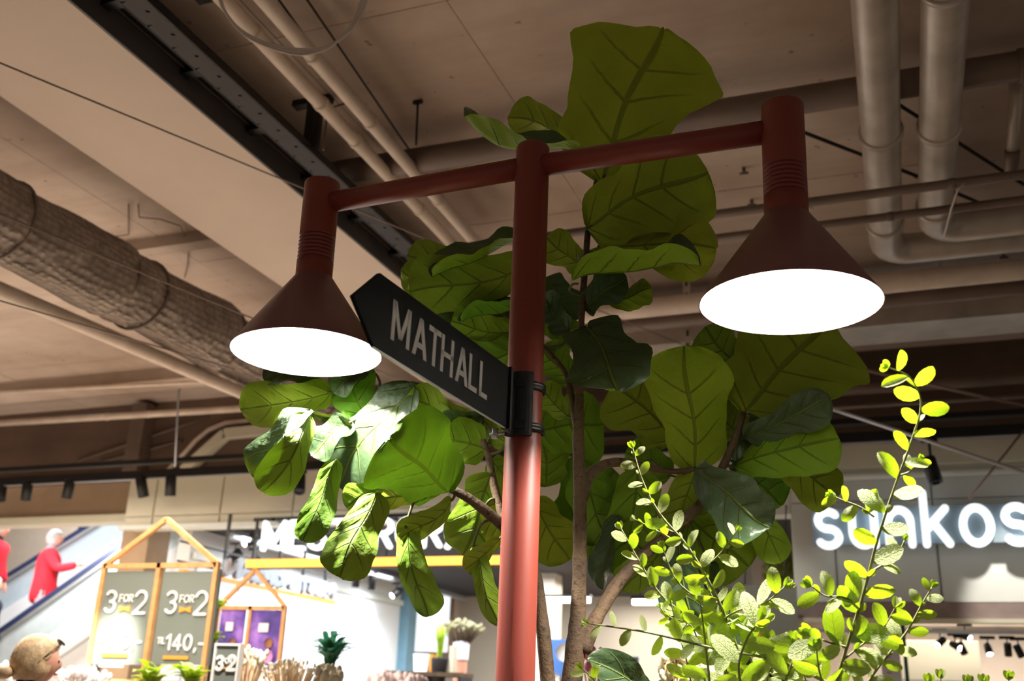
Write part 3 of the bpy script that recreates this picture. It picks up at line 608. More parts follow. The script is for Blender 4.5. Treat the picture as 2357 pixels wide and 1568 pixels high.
for (x, y, d, lb) in ((3, 1132, (.35, -.2, -1), 'black track spotlight cut by the left picture edge'), (62, 1130, (.0, .1, -1), 'black track spotlight second from the left edge, pointing straight down'), (158, 1125, (-.12, .1, -1), 'black track spotlight third from the left edge above the escalator'),
                      (327, 1121, (.2, .25, -1), 'black track spotlight tilted, first over the cream fascia'), (393, 1118, (-.03, .2, -1), 'black track spotlight upright, second over the cream fascia'), (690, 1112, (.3, -.35, -1), 'black track spotlight over the fascia behind the bright leaf'), (2145, 1082, (.2, -.1, -1), 'black track spotlight above the corner shop letters')):
    p = atY(x, y, 9.6); track_spot(lb, p, d, ztop=ztr)
# ------------------------------------------------------------------ fiddle-leaf fig
def cr_spline(P, R, k=4):
    pts, rs = [], []
    for i in range(len(P)-1):
        p0, p1, p2, p3 = P[max(i-1, 0)], P[i], P[i+1], P[min(i+2, len(P)-1)]
        for j in range(k):
            s = j/k; pts.append(.5*((2*p1)+(-p0+p2)*s+(2*p0-5*p1+4*p2-p3)*s*s+(-p0+3*p1-3*p2+p3)*s**3)); rs.append(R[i]+(R[i+1]-R[i])*s)
    return pts+[P[-1]], rs+[R[-1]]
tree = thing('fiddle_leaf_fig', 'tall artificial fiddle-leaf fig with big leaves behind the lamp post', 'tree', atd(1300, 1600, 3.12)*V(1, 1, 0))
BR = {  # px, py, depth, width in px
 'trunk': [[(1308, 1640, 3.1, 56), (1312, 1600, 3.11, 52), (1324, 1500, 3.14, 48), (1331, 1400, 3.17, 36), (1334, 1290, 3.2, 33), (1335, 1150, 3.24, 31), (1331, 1010, 3.28, 28), (1334, 900, 3.31, 20), (1338, 740, 3.35, 16), (1348, 600, 3.4, 15), (1356, 510, 3.44, 14), (1375, 400, 3.5, 10)],
           [(1270, 1640, 3.1, 36), (1262, 1580, 3.1, 35), (1254, 1490, 3.12, 33), (1244, 1400, 3.14, 30), (1228, 1310, 3.16, 28), (1190, 1245, 3.17, 27), (1140, 1195, 3.17, 25), (1075, 1145, 3.17, 22), (1010, 1113, 3.17, 14)]],
 'branch': [[(1340, 1500, 3.14, 40), (1372, 1425, 3.18, 33), (1425, 1340, 3.24, 30), (1480, 1280, 3.3, 28), (1545, 1225, 3.35, 24), (1620, 1150, 3.38, 22), (1680, 1040, 3.4, 18), (1712, 950, 3.42, 14)],
            [(1340, 1150, 3.24, 26), (1352, 1105, 3.28, 27), (1375, 1078, 3.32, 24), (1430, 1064, 3.38, 20), (1540, 1085, 3.48, 14), (1600, 1080, 3.5, 10)],
            [(1328, 985, 3.28, 18), (1315, 910, 3.33, 15), (1296, 850, 3.38, 12), (1220, 770, 3.44, 11), (1120, 690, 3.48, 8)],
            [(1165, 1215, 3.18, 20), (1140, 1130, 3.24, 19), (1118, 1030, 3.3, 15), (1080, 985, 3.38, 11), (960, 960, 3.5, 9), (850, 945, 3.6, 7)]]}
nodes = []
for nm, lst in BR.items():
    for pl_ in lst:
        P_ = [atd(x, y, d) for x, y, d, w in pl_]; R_ = [w/2*d/FPX for x, y, d, w in pl_]
        pts, rs = cr_spline(P_, R_, 5); rg = random.Random(len(pts))
        rs = [r*(1+rg.uniform(-.05, .07)) for r in rs]
        if nm == 'trunk': pts = [V(pts[0][0], pts[0][1]+.02, 0), *pts]; rs = [rs[0]*1.1, *rs]
        o = MB().tube(pts, rs, 12).build(nm, M['bark'], tree); nodes += pts[1:]
nodes = np.array(nodes)
PROF = [(0, .08), (.025, .34), (.07, .56), (.15, .68), (.25, .69), (.36, .68), (.47, .75), (.58, .89), (.68, .98), (.76, 1.0), (.84, .95), (.91, .81), (.955, .61), (.985, .37), (1, .10)]
def prof(u):
    for (a, x), (b_, y) in zip(PROF, PROF[1:]):
        if u <= b_: f = (u-a)/(b_-a); return x+(y-x)*f
    return .1
def leaf_mesh(name, L, Wd, bend_, fold, wave, twist, seed, nu=24, nv=12):
    rg = random.Random(seed); ph = [rg.uniform(0, 6.28) for _ in range(6)]; vs = []; uv = []
    for i in range(nu+1):
        u = .5-.5*math.cos(math.pi*(i/nu)**.92) if nu > 12 else i/nu; h = Wd/2*prof(u)*1.06; tw = twist*(u-.4)
        for j in range(-nv//2, nv//2+1):
            v = j/(nv/2); s = 1 if v > 0 else -1
            edge = 1+(.045*math.sin(12*u+ph[0]+s)+.03*math.sin(23*u+ph[2]*s))*abs(v)
            y = h*v*edge*math.cos(fold); z = h*abs(v)*math.sin(fold)
            z += wave*Wd*abs(v)**1.6*math.sin(2*math.pi*(1.6*u)+ph[1]+s*1.1)
            z += -.03*Wd*math.cos(2*math.pi*4.6*(u-.27*abs(v)**1.25))*min(1, abs(v)*3)*(1-.5*abs(v))
            z += -.06*Wd*math.exp(-(v*4)**2)*.35
            y, z = y*math.cos(tw)-z*math.sin(tw), y*math.sin(tw)+z*math.cos(tw)
            z += bend_*L*4*u*(1-u)+.04*L*math.sin(2*math.pi*u+ph[3])
            y += .03*L*math.sin(math.pi*u*1.3+ph[4])*u*(1-u)*4
            vs.append((L*u, y, z)); uv.append((u, v*.5+.5))
    m = nv+1; fs = [(i*m+j, (i+1)*m+j, (i+1)*m+j+1, i*m+j+1) for i in range(nu) for j in range(nv)]
    me = bpy.data.meshes.new(name); me.from_pydata(vs, [], fs); me.polygons.foreach_set('use_smooth', [True]*len(fs))
    ul = me.uv_layers.new(name='UVMap')
    for lp in me.loops: ul.data[lp.index].uv = uv[lp.vertex_index]
    me.update(); return me
def leaf_frame(B, T, roll, under):
    X = unit(T-B); tc = unit(CAM-(B+T)/2); N0 = unit(tc-X*np.dot(tc, X)); Sd = np.cross(N0, X); a = math.radians(roll)
    N = math.cos(a)*N0+math.sin(a)*Sd
    if under: N = -N
    Y = np.cross(N, X); m = Matrix.Identity(4)
    for k in range(3): m[k][0], m[k][1], m[k][2], m[k][3] = X[k], Y[k], N[k], B[k]
    return m, N
HUE = {0: .2, 1: .25, 2: .35, 5: .05, 6: .95, 16: .9, 27: .85, 29: .95, 31: .5, 34: .95, 36: .6, 50: .95, 51: .85, 52: .0, 55: .6, 57: .15, 58: .75, 60: .2, 61: .45, 63: .95, 65: .1, 66: .9, 70: .45, 33: .2, 43: .1, 44: .4, 46: .4, 25: .3, 11: .25, 12: .3, 13: .3, 19: .8, 20: .7, 22: .6}
def big_leaf(i, bx, by, bd, tx, ty, td, wp, roll=0, under=1, bend_=.0, fold=.15, wave=.08, twist=0.0, stalk=True):
    B, T = atd(bx, by, bd), atd(tx, ty, td); L = np.linalg.norm(T-B); Wd = wp*(bd+td)/2/FPX/max(.45, abs(math.cos(math.radians(roll))))
    m, N = leaf_frame(B, T, roll, under)
    me = leaf_mesh('leaf', L, Wd, bend_, fold, wave, twist, i); me.materials.append(M['fiddle'])
    me.transform(m); o = link('leaf', me, None, tree); o.color = (HUE.get(i, (i*.37) % 1*.8), {0: .8, 1: .4, 6: .5, 5: .3, 27: .4, 58: .55, 63: .3, 50: .3}.get(i, 0), 0, 1)  # second channel lightens chosen leaves, their lit glow put into colour
    k = np.argmin(((nodes-B)**2).sum(1)); q = nodes[k]; dist = np.linalg.norm(q-B)
    if stalk and .01 < dist < .2:
        dir_ = unit(B-T); mid = .5*(q+B)+dir_*min(.04, dist*.25)
        pts, rs = cr_spline([q, mid, B, B+(T-B)*.05], [.006, .005, .004, .003], 4); s = MB().tube(pts, rs, 6); link('stalk', s.mesh('stalk'), M['stalk'], o)
    return o
LV = [ # base x,y,depth, tip x,y,depth, visible width px, roll, underside?, bend, fold, wave, twist
 (1385, 420, 3.46, 1528, 56, 3.6, 350, 5, 1, -.05, .12, .07, .15),
 (1350, 526, 3.4, 1630, 395, 3.3, 225, 12, 1, -.14, .18, .10, .35),
 (1325, 350, 3.46, 1066, 272, 3.25, 62, -84, 0, -.08, .55, .04, .2),
 (1330, 318, 3.55, 1170, 268, 3.6, 85, 30, 1, .05, .3, .08, 0),
 (1430, 500, 3.55, 1605, 500, 3.6, 120, 20, 1, -.05, .2, .08, 0),
 (1372, 582, 3.42, 1650, 575, 3.25, 125, 35, 1, -.12, .25, .10, .5),
 (1318, 655, 3.28, 1612, 622, 3.12, 80, 100, 0, .10, .55, .08, .5),
 (1345, 600, 3.5, 1480, 560, 3.55, 60, 10, 1, .0, .3, .06, 0),
 (1342, 712, 3.36, 1440, 636, 3.3, 85, 25, 0, .03, .2, .07, 0),
 (1400, 700, 3.4, 1500, 665, 3.4, 60, 35, 1, -.05, .4, .1, .5),
 (1215, 560, 3.5, 998, 645, 3.36, 66, -74, 0, .08, .5, .06, .3),
 (1220, 610, 3.48, 942, 672, 3.4, 135, 15, 1, -.06, .2, .07, .1),
 (1120, 620, 3.6, 935, 588, 3.66, 85, 10, 1, -.03, .2, .08, 0),
 (1060, 690, 3.6, 925, 620, 3.66, 80, 20, 1, -.03, .2, .08, 0),
 (1345, 620, 3.5, 1258, 545, 3.56, 85, 10, 1, 0, .2, .07, 0),
 (1352, 756, 3.3, 1425, 905, 3.02, 190, 12, 0, .08, .1, .06, -.1),
 (1210, 690, 3.5, 1062, 742, 3.36, 44, -94, 0, -.02, .5, .05, .2),
 (1200, 720, 3.55, 1000, 690, 3.5, 95, 10, 0, .04, .2, .08, 0),
 (1190, 770, 3.5, 1040, 740, 3.45, 95, 15, 1, -.05, .2, .08, 0),
 (1200, 800, 3.48, 1060, 850, 3.42, 110, 5, 1, -.04, .2, .08, 0),
 (1250, 640, 3.55, 1330, 735, 3.5, 90, 15, 0, .05, .2, .07, 0),
 (1240, 735, 3.5, 1330, 780, 3.45, 70, 15, 1, 0, .25, .08, 0),
 (1320, 880, 3.4, 1245, 800, 3.44, 95, 0, 1, 0, .2, .07, 0),
 (1310, 960, 3.38, 1240, 890, 3.4, 70, 5, 1, 0, .25, .08, 0),
 (1310, 760, 3.45, 1240, 690, 3.5, 80, 15, 0, 0, .2, .07, 0),
 # left lower group
 (765, 905, 3.5, 552, 945, 3.46, 105, 20, 1, -.08, .2, .08, .1),
 (735, 868, 3.52, 604, 858, 3.48, 80, -30, 0, .12, .3, .1, .2),
 (715, 952, 3.05, 608, 1132, 2.92, 95, 15, 1, -.24, .35, .06, .3),
 (720, 948, 3.07, 596, 1110, 2.96, 70, -50, 0, .2, .2, .05, 0),
 (862, 985, 3.46, 790, 850, 3.52, 118, 5, 1, -.04, .18, .08, .1),
 (842, 842, 3.5, 768, 905, 3.46, 62, -20, 0, .1, .3, .08, 0),
 (948, 880, 3.40, 772, 1118, 3.40, 128, -38, 0, .04, .12, .05, -.1),
 (810, 970, 3.4, 715, 1048, 3.34, 78, -25, 0, .08, .3, .14, .2),
 (718, 948, 3.38, 812, 985, 3.4, 32, -40, 0, 0, .3, .06, 0),
 (1028, 1128, 3.16, 893, 1008, 2.98, 232, 8, 1, -.1, .2, .08, .15),
 (775, 1060, 3.02, 698, 1248, 2.9, 84, -15, 1, -.06, .38, .07, .3),
 (868, 1136, 3.02, 782, 1332, 2.86, 122, -8, 1, -.07, .26, .06, .2),
 (880, 1120, 3.3, 795, 1165, 3.3, 70, 20, 1, 0, .2, .08, 0),
 (1000, 1130, 3.26, 872, 1150, 3.3, 60, 20, 1, 0, .2, .08, 0),
 (1042, 1150, 3.16, 922, 1240, 3.06, 62, 25, 1, -.1, .3, .08, .3),
 (935, 1205, 3.08, 985, 1420, 3.02, 88, -10, 1, -.08, .35, .09, .8),
 (1150, 1240, 3.18, 1068, 1310, 3.1, 50, 30, 1, -.08, .3, .08, .3),
 (1090, 1255, 3.14, 1150, 1440, 3.06, 66, -10, 1, -.1, .4, .08, .7),
 (1090, 975, 3.36, 935, 915, 3.4, 85, 15, 1, -.04, .2, .08, 0),
 (1118, 1035, 3.3, 965, 985, 3.36, 140, 8, 1, -.04, .2, .07, 0),
 (1110, 960, 3.38, 1005, 965, 3.3, 55, 30, 0, .06, .3, .08, 0),
 (1135, 1085, 3.26, 1065, 1275, 3.36, 130, 5, 1, -.05, .2, .07, 0),
 (1165, 1020, 3.28, 1110, 965, 3.4, 70, 5, 1, 0, .2, .07, 0),
 (1130, 1060, 3.3, 1200, 1130, 3.34, 85, 10, 1, 0, .2, .08, 0),
 (1120, 1160, 3.22, 1160, 1240, 3.3, 80, 10, 1, 0, .2, .08, 0),
 # right of the post
 (1240, 990, 3.72, 1392, 975, 3.80, 165, 8, 1, -.03, .12, .06, 0),
 (1300, 1235, 3.70, 1415, 1085, 3.80, 200, 5, 1, -.03, .1, .06, 0),
 (1220, 1150, 3.66, 1312, 1290, 3.60, 120, 15, 1, -.05, .12, .06, 0),
 (1260, 1120, 3.80, 1250, 1000, 3.80, 120, 10, 1, -.03, .15, .06, 0),
 (1340, 1085, 3.64, 1420, 1290, 3.70, 150, 10, 1, -.03, .15, .07, 0),
 (1470, 1080, 3.58, 1452, 1335, 3.50, 150, -8, 1, -.08, .22, .07, .2),
 (1420, 1185, 3.54, 1388, 1358, 3.48, 60, -45, 0, .06, .3, .05, .3),
 (1560, 1010, 3.66, 1415, 880, 3.74, 175, 10, 1, -.04, .12, .05, 0),
 (1600, 1085, 3.52, 1575, 795, 3.42, 192, 4, 1, -.06, .12, .06, .05),
 (1545, 1095, 3.66, 1440, 1040, 3.70, 95, 15, 1, 0, .2, .07, 0),
 (1712, 955, 3.44, 1905, 745, 3.60, 300, 10, 1, -.05, .1, .05, .1),
 (1700, 850, 3.60, 1622, 752, 3.66, 110, 5, 1, 0, .2, .06, 0),
 (1714, 1002, 3.42, 1908, 905, 3.28, 92, -30, 0, .1, .2, .05, .1),
 (1690, 1075, 3.44, 1932, 1010, 3.30, 128, 25, 1, -.1, .2, .1, .5),
 (1700, 1070, 3.44, 1800, 965, 3.60, 110, 10, 0, .02, .2, .06, 0),
 (1760, 1040, 3.50, 1932, 1140, 3.42, 115, 20, 1, -.06, .25, .09, .3),
 (1690, 1065, 3.46, 1800, 1165, 3.54, 130, 10, 1, -.04, .2, .07, 0),
 (1602, 1080, 3.36, 1775, 1215, 3.20, 140, -22, 0, .1, .28, .12, -.4),
 (1680, 1075, 3.44, 1790, 1060, 3.50, 60, -20, 0, .06, .3, .08, 0),
 (1700, 1130, 3.40, 1798, 1296, 3.32, 80, 15, 1, -.1, .35, .08, .4),
 (1585, 1190, 3.44, 1725, 1305, 3.38, 175, 12, 1, -.05, .15, .07, .1),
 (1600, 1080, 3.50, 1560, 1220, 3.52, 105, 10, 1, -.03, .2, .07, 0),
 (1545, 1225, 3.42, 1432, 1362, 3.44, 80, 20, 1, -.05, .2, .06, 0),
 (1560, 1235, 3.36, 1600, 1450, 3.26, 112, -25, 0, .07, .2, .06, .1),
 (1630, 1290, 3.40, 1690, 1500, 3.30, 82, -35, 0, .06, .2, .06, 0),
 (1600, 1230, 3.46, 1660, 1330, 3.46, 100, 5, 1, 0, .2, .06, 0),
 (1700, 1000, 3.50, 1640, 930, 3.60, 110, 10, 1, 0, .2, .06, 0),
 (1505, 1620, 2.9, 1362, 1520, 2.72, 78, -20, 0, .12, .3, .09, .2),
]
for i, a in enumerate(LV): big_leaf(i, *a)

# ------------------------------------------------------------------ small-leaved shrubs under the right lamp
def oval_mesh(k):
    rg = random.Random(90+k); vs = []; uv = []; nu, nv = 6, 4
    P_ = [(0, .08), (.12, .5), (.3, .85), (.55, 1), (.78, .86), (.93, .5), (1, .1)]
    cup = (.25, .12, -.1, .3)[k]; bd = (.06, -.05, .1, .0)[k]
    for i in range(nu+1):
        u, w = P_[i]
        for j in range(nv+1):
            v = j/(nv/2)-1; vs.append((u, .3*w*v, cup*.3*w*abs(v)+bd*4*u*(1-u))); uv.append((u, v*.5+.5))
    m = nv+1; fs = [(i*m+j, (i+1)*m+j, (i+1)*m+j+1, i*m+j+1) for i in range(nu) for j in range(nv)]
    me = bpy.data.meshes.new('leaf'); me.from_pydata(vs, [], fs); me.polygons.foreach_set('use_smooth', [True]*len(fs))
    ul = me.uv_layers.new(name='UVMap')
    for lp in me.loops: ul.data[lp.index].uv = uv[lp.vertex_index]
    me.materials.append(M['small']); return me
OV = [oval_mesh(k) for k in range(4)]
rl = random.Random(11)
def small_leaf(parent, P, dr, size, roll):
    """leaf at P pointing along dr, blade roughly facing the camera turned by roll"""
    X = unit(dr); tc = unit(CAM-P); N = tc-X*np.dot(tc, X); N = unit(N); Sd = np.cross(N, X); a = math.radians(roll)
    N = math.cos(a)*N+math.sin(a)*Sd; Y = np.cross(N, X)
    o = bpy.data.objects.new('leaf', rl.choice(OV)); col.objects.link(o); o.parent = parent
    m = Matrix.Identity(4)
    for k in range(3): m[k][0], m[k][1], m[k][2], m[k][3] = X[k]*size, Y[k]*size*.92, N[k]*size, P[k]
    o.matrix_parent_inverse = Matrix.Translation(-parent.location); o.matrix_basis = m; return o
def stem(parent, pl_, s0, s1, step, wid=(7, 3), leaves=True, skip=0.0, nm='stem', lean=62):
    """pl_: px,py,depth from root to tip; leaves alternate, sized s0..s1 px (root..tip)"""
    P_ = [atd(*p) for p in pl_]; n = len(P_); R_ = [(wid[0]+(wid[1]-wid[0])*i/(n-1))/2*pl_[i][2]/FPX for i in range(n)]
    pts, rs = cr_spline(P_, R_, 6); MB().tube(pts, rs, 6).build(nm, M['twig'], parent)
    if not leaves: return
    L = [0]
    for i in range(1, len(pts)): L.append(L[-1]+np.linalg.norm(pts[i]-pts[i-1]))
    s = L[-1]*skip; side = 1; d = pl_[0][2]
    while s < L[-1]*.985:
        i = max(1, next(k for k in range(len(L)) if L[k] >= s)); f = (s-L[i-1])/max(1e-9, L[i]-L[i-1]); P = pts[i-1]+(pts[i]-pts[i-1])*f; t = unit(pts[i]-pts[i-1])
        q = s/L[-1]; sz = (s0+(s1-s0)*q)*rl.uniform(1.0, 1.4)*d/FPX
        vw = unit(CAM-P); sdv = unit(np.cross(t, vw))*side; a = math.radians(lean+rl.uniform(-14, 14))
        dr = math.cos(a)*t+math.sin(a)*sdv+vw*rl.uniform(-.35, .45)
        small_leaf(parent, P, dr, sz, rl.uniform(-48, 48))
        if rl.random() < .3: small_leaf(parent, P, unit(t*.8+vw*rl.uniform(-.3, .6)-sdv*.3), sz*rl.uniform(.3, .55), rl.uniform(-60, 60))
        side = -side; s += step*d/FPX*(sz/((s0+s1)/2*d/FPX))*.55+step*d/FPX*.45
    for a in (-25, 0, 25):
        t = unit(pts[-1]-pts[-2]); vw = unit(CAM-pts[-1]); sdv = unit(np.cross(t, vw)); small_leaf(parent, pts[-1], t*math.cos(math.radians(a))+sdv*math.sin(math.radians(a)), s1*.6*d/FPX, rl.uniform(-40, 40))
sh1 = thing('leafy_shrub', 'bright small-leaved shrub with arching sprays lit under the lamp shade', 'shrub', atd(1720, 1640, 2.6)*V(1, 1, 0))
D = 2.62
stem(sh1, [(1760, 1640, D), (1700, 1500, D), (1652, 1380, D-.01), (1585, 1262, D-.02), (1520, 1185, D-.02), (1480, 1110, D-.01), (1456, 1032, D)], 58, 30, 25, (9, 3), skip=.2)
stem(sh1, [(1640, 1292, D), (1668, 1262, D), (1695, 1222, D)], 40, 24, 17, (4, 2), skip=.2)
stem(sh1, [(1655, 1432, D), (1700, 1405, D-.02), (1760, 1388, D-.03), (1805, 1352, D-.04)], 64, 44, 22, (6, 3), skip=.15)
stem(sh1, [(1545, 1240, D), (1505, 1218, D), (1462, 1196, D)], 36, 22, 17, (4, 2), skip=.15)
stem(sh1, [(1690, 1560, D+.06), (1600, 1440, D+.05), (1520, 1368, D+.05), (1470, 1290, D+.05), (1430, 1218, D+.05)], 50, 32, 24, (7, 3), skip=.15, lean=35)
stem(sh1, [(1640, 1400, D), (1560, 1340, D), (1525, 1260, D)], 44, 28, 24, (5, 2), skip=.2, lean=50)
stem(sh1, [(1960, 1600, D-.05), (1800, 1525, D-.05), (1640, 1492, D-.05), (1500, 1458, D-.04), (1400, 1442, D-.03), (1355, 1436, D-.03)], 58, 32, 36, (9, 3), skip=.12)
stem(sh1, [(1610, 1490, D), (1590, 1440, D), (1540, 1420, D), (1520, 1400, D)], 34, 20, 20, (4, 2), skip=.3)
stem(sh1, [(1720, 1620, D-.08), (1700, 1540, D-.08), (1720, 1470, D-.09), (1750, 1430, D-.1)], 74, 62, 44, (7, 4), skip=.25)
stem(sh1, [(1640, 1640, D-.03), (1630, 1540, D-.03), (1620, 1450, D-.03), (1612, 1390, D-.02)], 64, 40, 26, (7, 3), skip=.2)
stem(sh1, [(1690, 1640, D), (1670, 1540, D), (1650, 1480, D), (1660, 1420, D)], 60, 44, 24, (7, 3), skip=.2)
stem(sh1, [(1800, 1640, D-.08), (1810, 1560, D-.08), (1830, 1510, D-.08), (1826, 1480, D-.08)], 64, 50, 30, (7, 3), skip=.3)
stem(sh1, [(1400, 1640, D+.02), (1390, 1590, D+.02), (1362, 1560, D+.02), (1340, 1540, D+.02)], 40, 30, 24, (6, 3), skip=.3)
stem(sh1, [(1880, 1640, D-.1), (1862, 1590, D-.1), (1850, 1550, D-.1)], 60, 50, 30, (6, 3), skip=.2)
stem(sh1, [(1600, 1640, D+.03), (1585, 1540, D+.03), (1560, 1450, D+.03), (1545, 1390, D+.03)], 52, 34, 24, (6, 3), skip=.2)
stem(sh1, [(1740, 1640, D+.03), (1735, 1540, D+.03), (1700, 1450, D+.03), (1655, 1400, D+.03), (1625, 1345, D+.03)], 60, 38, 26, (6, 3), skip=.15)
stem(sh1, [(1770, 1640, D-.04), (1765, 1570, D-.04), (1780, 1520, D-.04), (1772, 1480, D-.04)], 66, 52, 28, (6, 3), skip=.2)
sh2 = thing('leafy_shrub', 'tall slender small-leaved twig rising in front of the corner shop letters', 'shrub', atd(1930, 1640, 2.45)*V(1, 1, 0))
D = 2.42
stem(sh2, [(1900, 1640, D), (1930, 1550, D), (1965, 1440, D), (1992, 1350, D), (2022, 1235, D-.02), (2060, 1120, D-.05), (2100, 1010, D-.1), (2120, 930, D-.15), (2095, 870, D-.2), (2045, 846, D-.24)], 70, 42, 36, (9, 3), skip=.12)
stem(sh2, [(2012, 1190, D), (1980, 1168, D), (1940, 1152, D), (1918, 1142, D)], 50, 32, 24, (5, 3), skip=.15)
stem(sh2, [(2002, 1318, D), (2040, 1295, D), (2070, 1268, D), (2082, 1245, D)], 40, 26, 38, (7, 4), skip=.3)
stem(sh2, [(2068, 1095, D), (2095, 1085, D), (2116, 1058, D)], 36, 24, 20, (5, 3), skip=.2)
stem(sh2, [(1980, 1395, D), (1940, 1375, D), (1900, 1372, D), (1868, 1350, D)], 58, 46, 24, (6, 3), skip=.15)
stem(sh2, [(1950, 1490, D), (1905, 1478, D), (1870, 1462, D)], 70, 60, 34, (6, 3), skip=.3)
stem(sh2, [(1940, 1520, D), (1990, 1480, D), (2030, 1450, D), (2060, 1400, D)], 60, 46, 26, (6, 3), skip=.2)
stem(sh2, [(1960, 1640, D), (2005, 1560, D), (2050, 1500, D), (2090, 1450, D), (2120, 1395, D), (2145, 1352, D)], 56, 30, 21, (8, 3), skip=.1)
stem(sh2, [(1900, 1600, D), (1885, 1540, D), (1880, 1500, D)], 66, 56, 30, (6, 3), skip=.2)
for x, y, lb in ((2138, 1555, 'first'), (2165, 1545, 'second'), (2228, 1558, 'third'), (2264, 1556, 'fourth'), (2322, 1548, 'fifth')):
    stem(sh2, [(x-10, 1680, D), (x, 1620, D), (x, y+18, D)], 46, 40, 60, (5, 3), skip=.6)
RX, UP = V(1, 0, 0), V(0, 0, 1)
def rect(x0, y0, x1, y1, Y):
    """world box corners of a pixel rectangle on the plane Y (left, bottom, right, top)"""
    a, b_ = atY(x0, (y0+y1)/2, Y), atY(x1, (y0+y1)/2, Y); c, d = atY((x0+x1)/2, y1, Y), atY((x0+x1)/2, y0, Y)
    return a[0], c[2], b_[0], d[2]
# ------------------------------------------------------------------ glowing shop letters
t = thing('shop_sign', 'glowing white capital letters over an amber light strip on the flower shop', 'sign', (-6.7, 9.7, 3))
text('MESTERGRØNN', (-6.66, 9.7, 3.05), RX, UP, .285, .052, .05, M['letter_glow'], t, gap=.3, width=3.02)
MB().box((-6.82, 9.66, 2.85), (-3.5, 9.74, 2.93)).build('light_strip', M['orange_glow'], t); MB().box((-6.84, 9.72, 2.835), (-3.48, 9.78, 2.945)).build('strip_housing', M['black'], t)
MB().box((-6.84, 9.74, 3.36), (-3.48, 9.77, 3.4)).build('rail', M['black'], t); MB().box((-6.84, 9.74, 3.16), (-3.48, 9.765, 3.19)).build('rail', M['black'], t)
for xx in (-6.6, -5.2, -3.8): MB().box((xx, 9.74, 3.36), (xx+.03, 10.08, 3.4)).build('standoff', M['black'], t)
for xx in (-6.8, -5.15, -3.5): MB().box((xx-.012, 9.75, 2.9), (xx+.012, 9.775, 3.4)).build('upright', M['black'], t)
t = thing('shop_sign', 'same shop name seen mirrored from behind, grey letters over an amber edge', 'sign', (-6.95, 11, 3))
XS = -6.98
pa, pb = atX(500, 1333, XS), atX(768, 1385, XS); q = atX(512, 1290, XS); hh = atX(520, 1296, XS)[2]-atX(520, 1328, XS)[2]
text('MESTERGRØNN', V(XS, pb[1]-.1, pa[2]+.07), V(0, -1, 0), UP, hh*.9, .07, .06, mat('grey_letter_back', sr(150, 160, 176), .4, .3, .15), t, gap=.26, width=(pb[1]-pa[1])-.2)
MB().box((XS-.04, pa[1]-.6, pa[2]-.02), (XS+.03, pb[1], pa[2]+.025)).build('light_strip', mat('amber_edge', sr(226, 140, 40), .4, 0, .02, emit=(1, .45, .08), es=.5), t)
for z in (pa[2]+.1, pa[2]+.3): MB().box((XS-.08, pa[1]-.6, z), (XS-.06, pb[1], z+.02)).build('rail', M['black'], t)
for k in range(5):
    y = pa[1]+(pb[1]-pa[1])*(k+.3)/4.6; MB().box((XS-.08, y, pa[2]), (XS-.05, y+.03, 3.42)).build('hanger', M['black'], t)
t = thing('shop_sign', 'glowing white lower-case letters on the pale corner shop fascia', 'sign', (-.8, 9.8, 3))
text('sunkost', (-.80, 9.78, 2.99), RX, UP, .44, .066, .05, M['letter_glow'], t, gap=.27, wx=.82)
MB().box((-.5, 9.88, 3.1), (-.46, 10.03, 3.14)).build('standoff', M['alu'], t); MB().box((.9, 9.88, 3.1), (.94, 10.03, 3.14)).build('standoff', M['alu'], t)
MB().box((-.85, 9.84, 3.0), (2.3, 9.88, 3.33)).build('backing_panel', mat('blue_grey_acrylic', sr(128, 142, 150), .3, 0, .04), t)

# ------------------------------------------------------------------ notices and posters
def notice(name, label, px, Y, m, frame=None, fw=.03, th=.03):
    l, bt, r, tp = rect(*px, Y); t = thing(name, label, 'poster' if 'poster' in name else 'sign board', (l, Y, bt))
    MB().box((l, Y, bt), (r, Y+th, tp)).build('board', m, t)
    if frame:
        for q in ((l-fw, bt-fw, l, tp+fw), (r, bt-fw, r+fw, tp+fw), (l, bt-fw, r, bt), (l, tp, r, tp+fw)): MB().box((q[0], Y-.01, q[1]), (q[2], Y+th, q[3])).build('frame_bar', frame, t)
    return t, l, bt, r, tp
t, l, bt, r, tp = notice('sign_board', 'grey hanging board with a large percent sign and orange bar', (1690, 1347, 1836, 1478), 9.6, M['board'])
MB().tube([(l+.1, 9.61, tp), (l+.1, 10.1, 3.5)], .006, 6).build('cord', M['black'], t); MB().tube([(r-.1, 9.61, tp), (r-.1, 10.1, 3.5)], .006, 6).build('cord', M['black'], t)
p = rect(1722, 1402, 1768, 1448, 9.58); text('%', (p[0]-.06, 9.58, p[1]+.02), RX, UP, p[3]-p[1]-.05, .04, .01, M['print_white'], t)
p = rect(1700, 1457, 1768, 1468, 9.58); MB().box((p[0], 9.58, p[1]), (p[2], 9.6, p[3])).build('orange_bar', M['print_orange'], t)
t, l, bt, r, tp = notice('wall_poster', 'blue poster with white discs between the two trunks', (1262, 1472, 1316, 1640), 13.5, mat('blue_print', sr(84, 136, 214), .5, 0, .1, 2))
for (x, y, rr) in ((1300, 1502, 20), (1278, 1565, 13), (1302, 1566, 14)):
    c = atY(x, y, 13.48); MB().lathe([(.001, 0), (rr*14.5/FPX, .0), (rr*14.5/FPX, .012)], c, (0, -1, 0), 24).build('printed_disc', M['print_white'], t)
t, l, bt, r, tp = notice('price_tag_board', 'small upright blue card on the pale shop wall beside the trunk', (1448, 1512, 1469, 1562), 11.5, mat('cyan_print', sr(84, 130, 168), .5, 0, .25, 20)); MB().box(((l+r)/2-.015, 11.5, 0), ((l+r)/2+.015, 11.52, bt)).build('leg', M['alu'], t)
